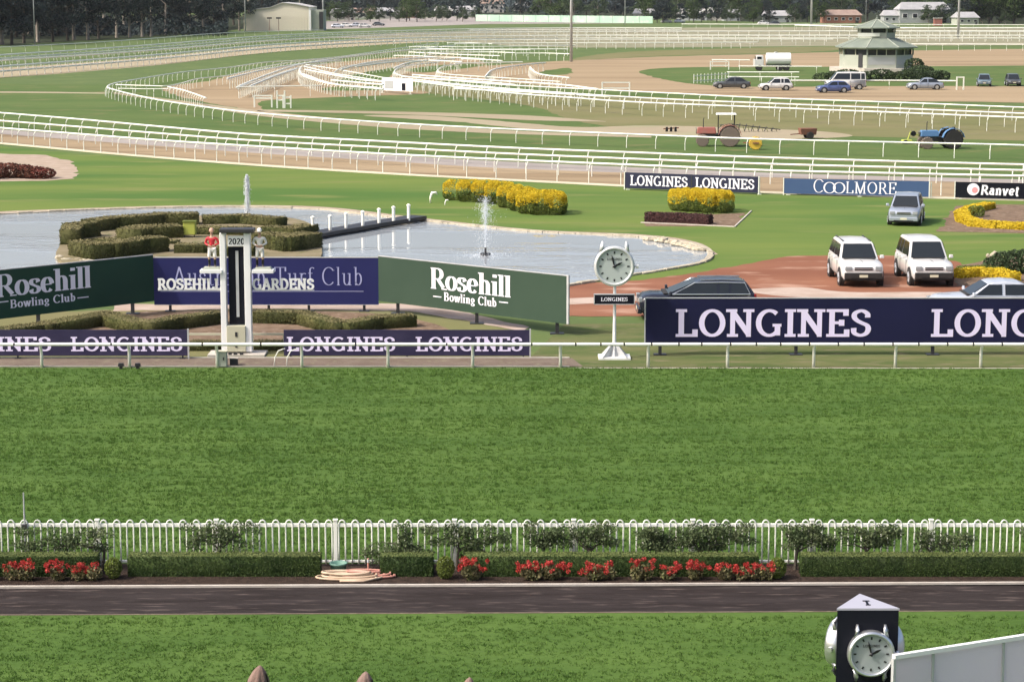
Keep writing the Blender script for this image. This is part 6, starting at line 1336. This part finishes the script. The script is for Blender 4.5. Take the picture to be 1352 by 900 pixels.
# flat low annex and shed objects in front of the hall
for (u, lb) in ((356, 'left dark pair of lights on a stand before the cream hall'), (368, 'right dark pair of lights on a stand before the cream hall')):
    p = G(u, 44); t = thing('flood_stand', p, lb, 'light stand'); mb = MB(); mb.tube([(0, 0, 0), (0, 0, 4.4)], .08, 6); mb.build('pole', 'rust', t); mb = MB(); mb.box((0, 0, 4.6), (1.5, .4, .45)); mb.build('lamp_head', 'black', t)
houses = [(452, 27, 11, 3.6, 'render', 'tile_grey', 'pale house right of the cream hall behind the white cars'), (480, 25, 12, 3.4, 'wall_sage', 'tile', 'brown-roofed house among dark trees'), (512, 25, 13, 3.6, 'render', 'tile_grey', 'wide pale grey-roofed house below the wooded skyline'), (538, 24, 10, 3.2, 'brick', 'tile', 'low brick house in the dip before the light mast'),
          (585, 22, 9, 3.4, 'render', 'hall_roof', 'bright white-roofed house left of the green screen'), (615, 21, 12, 3.6, 'wall_grey', 'tile_grey', 'grey house just left of the green screen'), (650, 17, 15, 6.5, 'render', 'tile', 'tall beige block behind the green screen'), (690, 15, 11, 4.5, 'render', 'hall_roof', 'pale roof above the green screen'),
          (852, 26, 10, 3.2, 'render', 'tile_grey', 'small pale house at the right end of the green screen'), (915, 27.5, 13, 3.6, 'wall_grey', 'hall_roof', 'long pale shed behind the dark hedge line'), (948, 27.5, 9, 4.2, 'render', 'hall_roof', 'bright white house in the row beyond the far straight'), (966, 28, 7, 3.4, 'wall_grey', 'tile_grey', 'small grey house beside the bright white one'),
          (1027, 30, 12, 3.2, 'wall_grey', 'tile_grey', 'grey-roofed shed near the grey mast'), (1112, 31, 15, 3.8, 'brick', 'tile', 'orange brick building behind the tower at its left'), (1180, 31, 8, 3.6, 'wall_grey', 'tile_grey', 'grey gabled house behind the tower at its right'), (1220, 31, 21, 6.5, 'wall_grey', 'tile_grey', 'large pale house with many windows right of the tower'), (1277, 33, 8, 3.2, 'wall_sage', 'tile_grey', 'small pale shed right of the right mast')]
for i, (u, v, w_, h_, wl, rf, lb) in enumerate(houses): gable('house', u, v, w_, 9, h_ * .85, 2.2 if h_ < 6 else 3, wl, rf, lb, rz=random.uniform(-.15, .15), wins=3 if w_ < 14 else 5, group='houses beyond the racecourse')
p = G(1238, 34.5); t = thing('red_hoarding', p, 'small bright pinkish-red booth right of the large pale house', 'booth'); mb = MB(); mb.box((0, 0, 1.4), (3, 2, 2.8)); mb.build('booth_body', 'tractor_red', t); mb = MB(); mb.box((0, 0, 2.9), (3.4, 2.4, .25)); mb.build('roof', 'hall_roof', t)
# green shade-cloth screen
a, c = G(628, 28.5), G(862, 31.5); t = thing('green_screen', a, 'long pale green shade-cloth screen fence beneath the trees', 'screen fence'); N = 14; k = pxm(30); hS = 9.5 / k
for i in range(N):
    p, q = a.lerp(c, i / N), a.lerp(c, (i + 1) / N); mb = MB(); mb.beam(p + Vector((.1, 0, hS / 2)), q + Vector((-.1, 0, hS / 2)), .05, hS - .2); mb.build('cloth_panel', 'screen', t, a)
    mb = MB(); mb.box((p.x, p.y + .1, hS / 2), (.16, .16, hS)); mb.build('post', 'steel', t, a)
# distant parked cars by the hall and the far straight
fc = [(458, 36, 'car_white'), (468, 35.5, 'car_pale'), (482, 36.5, 'car_white'), (500, 34.5, 'car_dark'), (446, 37, 'car_pale'), (1008, 33, 'car_white'), (1022, 33.5, 'car_dark'), (880, 30.5, 'car_white'), (897, 30.5, 'car_pale')]
fl_ = ['white car leftmost-but-one of the far group by the hall', 'pale silver car in the middle of the far group by the hall', 'white car right of the far group by the hall', 'dark car standing right of the white ones by the hall', 'pale car nearest the cream hall', 'white car on the far road left of the grey mast', 'dark car on the far road left of the grey mast', 'white car left of the pale shed across the far straight', 'pale car beside the pale shed across the far straight']
for (u, v, m_), lb in zip(fc, fl_): car('distant_car', G(u, v), random.choice((0, math.pi)) + random.uniform(-.2, .2), lb, m_, group='small cars far beyond the track')

# ------------------------------------------------------------------ trees
def tree_mesh(kind, seed, hgt, rad, leaf_m, bark_m, n, leaf, base=.28, clumps=26):
    global RNG
    rs = np.random.default_rng(seed); old = RNG; RNG = rs; random.seed(seed)
    t = thing(kind, (0, 0, 0), 'x', 'tree'); mb = MB(); lean = random.uniform(-.6, .6); ht = hgt * .8
    mb.tube([(0, 0, -.2), (lean * .2, 0, hgt * .2), (lean * .5, .1, hgt * .45), (lean, 0, ht)], [hgt * .022, hgt * .017, hgt * .012, .04], 8); cl = []
    for i in range(clumps):
        z = hgt * random.uniform(base + .06, .96); f = (z / hgt - base) / (1 - base); rr = rad * (math.sin(math.pi * min(1, f * .85 + .13)) ** .7) * random.uniform(.35, 1.0); a = random.uniform(0, 6.28)
        c = (lean * z / ht + rr * math.cos(a), rr * math.sin(a), z); s = rad * random.uniform(.22, .42); cl.append((c, s))
        if i % 2 == 0: z0 = z - rr * random.uniform(.5, .9); mb.tube([(lean * z0 / ht, 0, max(1, z0)), ((c[0]) * .55, c[1] * .55, (z0 + z) / 2), c], [hgt * .007, hgt * .005, .03], 5)
    mb.build('trunk', bark_m, t); P = np.concatenate([blob_points(max(8, int(n / clumps)), c, (s, s, s * .72), .45) for c, s in cl]); V, Fq = leaves(P, leaf); np_mesh('crown', V, Fq, leaf_m, t); RNG = old; return t
protos = {'g1': tree_mesh('gum_tree', 21, 19, 5.2, 'leaf_gum', 'bark', 3400, .66, .20), 'g2': tree_mesh('gum_tree', 22, 22, 6.0, 'leaf_gum', 'bark', 3800, .70, .24, 30), 'p1': tree_mesh('dark_tree', 23, 17, 5.5, 'leaf_pine', 'bark_dark', 3400, .66, .14, 30),
          'p2': tree_mesh('dark_tree', 24, 20, 6.5, 'leaf_pine', 'bark_dark', 3600, .68, .15, 32), 'm1': tree_mesh('broad_tree', 25, 13, 6.0, 'leaf_mid', 'bark', 3000, .62, .16, 28), 'm2': tree_mesh('broad_tree', 26, 16, 6.5, 'leaf_hedge', 'bark_dark', 3200, .66, .14, 30)}
random.seed(99); usedp = set()
def put_tree(k, u, v, sc, label, group):
    p = G(u, v); pr = protos[k]
    if k not in usedp: usedp.add(k); o = pr
    else: o = copy_tree(pr)
    o.location = p; o.rotation_euler = (0, 0, random.uniform(0, 6.28)); o.scale = (sc * random.uniform(.9, 1.1), sc * random.uniform(.9, 1.1), sc); tag(o, label, 'tree', group)
g1 = 'dark trees behind the far turn at the left'
for i in range(25):
    u = -80 + i * 16.5 + random.uniform(-5, 5); v = 60 - max(0, u) * .062 + random.uniform(-1, 1); k = random.choice(('g1', 'g2', 'p1')); put_tree(k, u, v, random.uniform(.9, 1.15), place_word('lf', u) + {'g': 'pale-trunked gum in the front row of dark trees', 'p': 'dense dark tree in the front row of dark trees'}[k[0]], g1)
for i in range(26):
    u = -110 + i * 21 + random.uniform(-6, 6); v = 50 - max(0, u) * .050 + random.uniform(-2, 2); k = random.choice(('p1', 'p2', 'g2')); put_tree(k, u, v, random.uniform(1.1, 1.4), place_word('lb', u) + {'g': 'pale-trunked gum in the back row of dark trees', 'p': 'dense dark tree in the back row of dark trees'}[k[0]], g1)
for i in range(12):
    u = 425 + i * 17 + random.uniform(-5, 5); v = random.uniform(17, 22); k = random.choice(('p1', 'p2')); put_tree(k, u, v, random.uniform(.8, 1.1), place_word('hh', u) + 'dark bluish tree behind houses right of the cream hall', 'trees behind the houses right of the cream hall')
g3 = 'trees beyond the far straight at the right'
for i in range(44):
    u = 690 + i * 17 + random.uniform(-5, 5); v = random.uniform(22, 27); k = random.choice(('m1', 'm2', 'p1')); put_tree(k, u, v, random.uniform(.85, 1.15), place_word('fs', u) + {'m1': 'mid green broad tree beyond the far straight', 'm2': 'deep green broad tree beyond the far straight', 'p1': 'near-black tree beyond the far straight'}[k], g3)
for i in range(20):
    u = 1275 + (i % 10) * 16 + random.uniform(-4, 4); v = 32 - (i // 10) * 4; k = random.choice(('m2', 'p2')); put_tree(k, u, v, random.uniform(1.0, 1.25), place_word('w' + str(i // 10), u) + {'m2': 'deep green tree in the ', 'p2': 'near-black tree in the '}[k] + ('front' if i < 10 else 'back') + ' of the upper right wood', 'dense wood at the upper right')
for i in range(92):
    u = 432 + i * 10.1 + random.uniform(-4, 4)
    if 1090 < u < 1200 or 630 < u < 850: continue
    v = 28 + (u - 432) * .004 + random.uniform(-1.5, 1.0); put_tree(random.choice(('m1', 'm2', 'p1')), u, v, random.uniform(.42, .72), place_word('small', u) + 'small bushy garden tree among the houses', 'small garden trees among the houses')
for u, v, s_, lb in ((1098, 30, .5, 'bushy tree against the left end of the orange brick building'), (1122, 30.3, .42, 'bushy tree against the right end of the orange brick building'), (1203, 30.5, .62, 'bushy tree at the left corner of the large pale house'), (1223, 30.4, .72, 'tall bushy tree hiding the middle of the large pale house'), (1243, 31, .6, 'bushy tree at the right corner of the large pale house'), (1272, 32.2, .5, 'bushy tree in front of the small pale shed'), (1178, 30.4, .5, 'bushy tree before the grey gabled house'), (1024, 29.5, .5, 'bushy tree in front of the grey-roofed shed')): put_tree(random.choice(('m1', 'm2')), u, v, s_, lb, 'small garden trees among the houses')
n = 26000; xs = RNG.uniform(-200, -82, n); k_ = RNG.uniform(0, 1, n); ys = 640 + k_ * 160 + (xs + 82) * -.0; zz = RNG.uniform(0, 1, n) * (3.5 + 1.5 * np.sin(xs * .3)); V, Fq = leaves(np.stack([xs * (ys / 640), ys, zz], 1), 1.1)
o = np_mesh('understorey', V, Fq, 'leaf_pine'); tag(o, 'dark undergrowth behind the trunks of the trees at the left', 'undergrowth', None, 'stuff')
# far wood closing the view
P = []
xs = RNG.uniform(-520, 620, 42000); ys = RNG.uniform(1150, 1500, 42000); zz = RNG.uniform(0, 1, 42000) ** .6 * (17 + 5 * np.sin(xs * .03) + 4 * np.sin(xs * .11 + 2)); V, Fq = leaves(np.stack([xs, ys, zz], 1), 2.2)
o = np_mesh('far_wood', V, Fq, 'leaf_pine'); tag(o, 'far-off dark wood closing the view beyond the suburb', 'wood', None, 'stuff')
for x_, sgn in ((0, 1),):
    mb = MB(); pts = []
    n = 40
    for i in range(n + 1):
        x = -3000 + 6000 * i / n; pts.append((x, 2400, 30 + 9 * math.sin(x * .002) + 5 * math.sin(x * .007 + 1)))
    vs = pts + [(x, 2400 - 500, 0) for x, y, z in pts] + [(x, 2900, 0) for x, y, z in pts]; N = n + 1; mb.add(vs, [(N + i, N + i + 1, i + 1, i) for i in range(n)] + [(i, i + 1, 2 * N + i + 1, 2 * N + i) for i in range(n)]); struct(mb.build('hills', 'leaf_pine', sm=True))

# ------------------------------------------------------------------ nearest things: umbrellas and white wall
for (u, v, s, lb) in ((343, 878, 1.0, 'folded brown canvas umbrella, tallest in the picture, at the bottom left of centre'), (483, 886, .85, 'folded brown canvas umbrella at the bottom, middle one of three'), (620, 893.5, .62, 'folded brown canvas umbrella at the bottom, only its small tip in view')):
    Yk = 33.0; p = PY(u, v, Yk); t = thing('folded_umbrella', (p.x, Yk, 0), lb, 'umbrella', 'folded brown umbrellas at the bottom'); zt = p.z; mb = MB(); mb.tube([(0, 0, 0), (0, 0, zt - .05)], .025, 8); mb.build('pole', 'dark_metal', t); mb = MB(); mb.cyl((0, 0, 0), .28, .07, 16); mb.build('base', 'concrete', t)
    mb = MB(); n = 24; vs = []; prof = [(.010, 0), (.045, -.03), (.085, -.10), (.125, -.22), (.15, -.40), (.17, -.8), (.15, -1.3), (.10, -1.6)]
    for r, z in prof:
        for k in range(n): a = 2 * math.pi * k / n; rr = r * s ** .3 * (1 + (.16 if k % 3 == 0 else -.10) * min(1, -z * 6)); vs.append((rr * math.cos(a) * 1.15 - z * z * .0 + (-z) * -.10 * (1 if z > -.3 else .3 / -z), rr * math.sin(a), zt + z))
    N = len(prof); mb.add(vs, [(i * n + k, (i + 1) * n + k, (i + 1) * n + (k + 1) % n, i * n + (k + 1) % n) for i in range(N - 1) for k in range(n)] + [tuple(range(n))]); mb.build('canopy', 'canvas', t, sm=True)
    mb = MB(); mb.tube([(.10, -.02, zt - .12), (.16, -.02, zt - .5)], .012, 6); mb.build('tie', 'black', t)
hW = 1.80; a = G(1190, 865, hW); c = G(1352, 838.5, hW); d = (c - a); a0 = a - d * .06; c0 = a + d * 2.0; t = thing('white_barrier', (a0.x, a0.y, 0), 'white panelled barrier wall running away at the lower right', 'barrier'); org = t.location
seams = [a0.xy, G(1231, 857, hW).xy, G(1324, 843, hW).xy]; st = seams[2] - seams[1]; seams += [seams[2] + st * 1.0, seams[2] + st * 2]
for q0, q1 in zip(seams, seams[1:]):
    A_, C_ = Vector((q0.x, q0.y, 0)), Vector((q1.x, q1.y, 0)); e = (C_ - A_).normalized() * .02; mb = MB(); mb.beam(A_ + e + Vector((0, 0, .9)), C_ - e + Vector((0, 0, .9)), .04, 1.72); mb.build('wall_panel', 'wall_white', t, org)
for q0 in seams: mb = MB(); mb.box((q0.x, q0.y - .01, .9), (.045, .07, 1.76), rz=.4); mb.build('seam_post', 'steel', t, org)
mb = MB(); mb.beam(Vector((seams[0].x, seams[0].y, hW)), Vector((seams[-1].x, seams[-1].y, hW)), .09, .07); mb.build('top_rail', 'white_clean', t, org)

# ------------------------------------------------------------------ air
mb = MB(); mb.box((0, 1400, 24), (6300, 3300, 50)); hz_ = mb.build('haze', 'white'); hz_['kind'] = 'stuff'
hm = bpy.data.materials.new('haze_air'); hm.use_nodes = True; hm.node_tree.nodes.clear(); ho = hm.node_tree.nodes.new('ShaderNodeOutputMaterial'); hv = hm.node_tree.nodes.new('ShaderNodeVolumePrincipled')
hv.inputs['Color'].default_value = (.86, .90, .96, 1); hv.inputs['Density'].default_value = .00004; hv.inputs['Anisotropy'].default_value = .2
hm.node_tree.links.new(hv.outputs[0], ho.inputs['Volume']); hz_.data.materials.clear(); hz_.data.materials.append(hm)
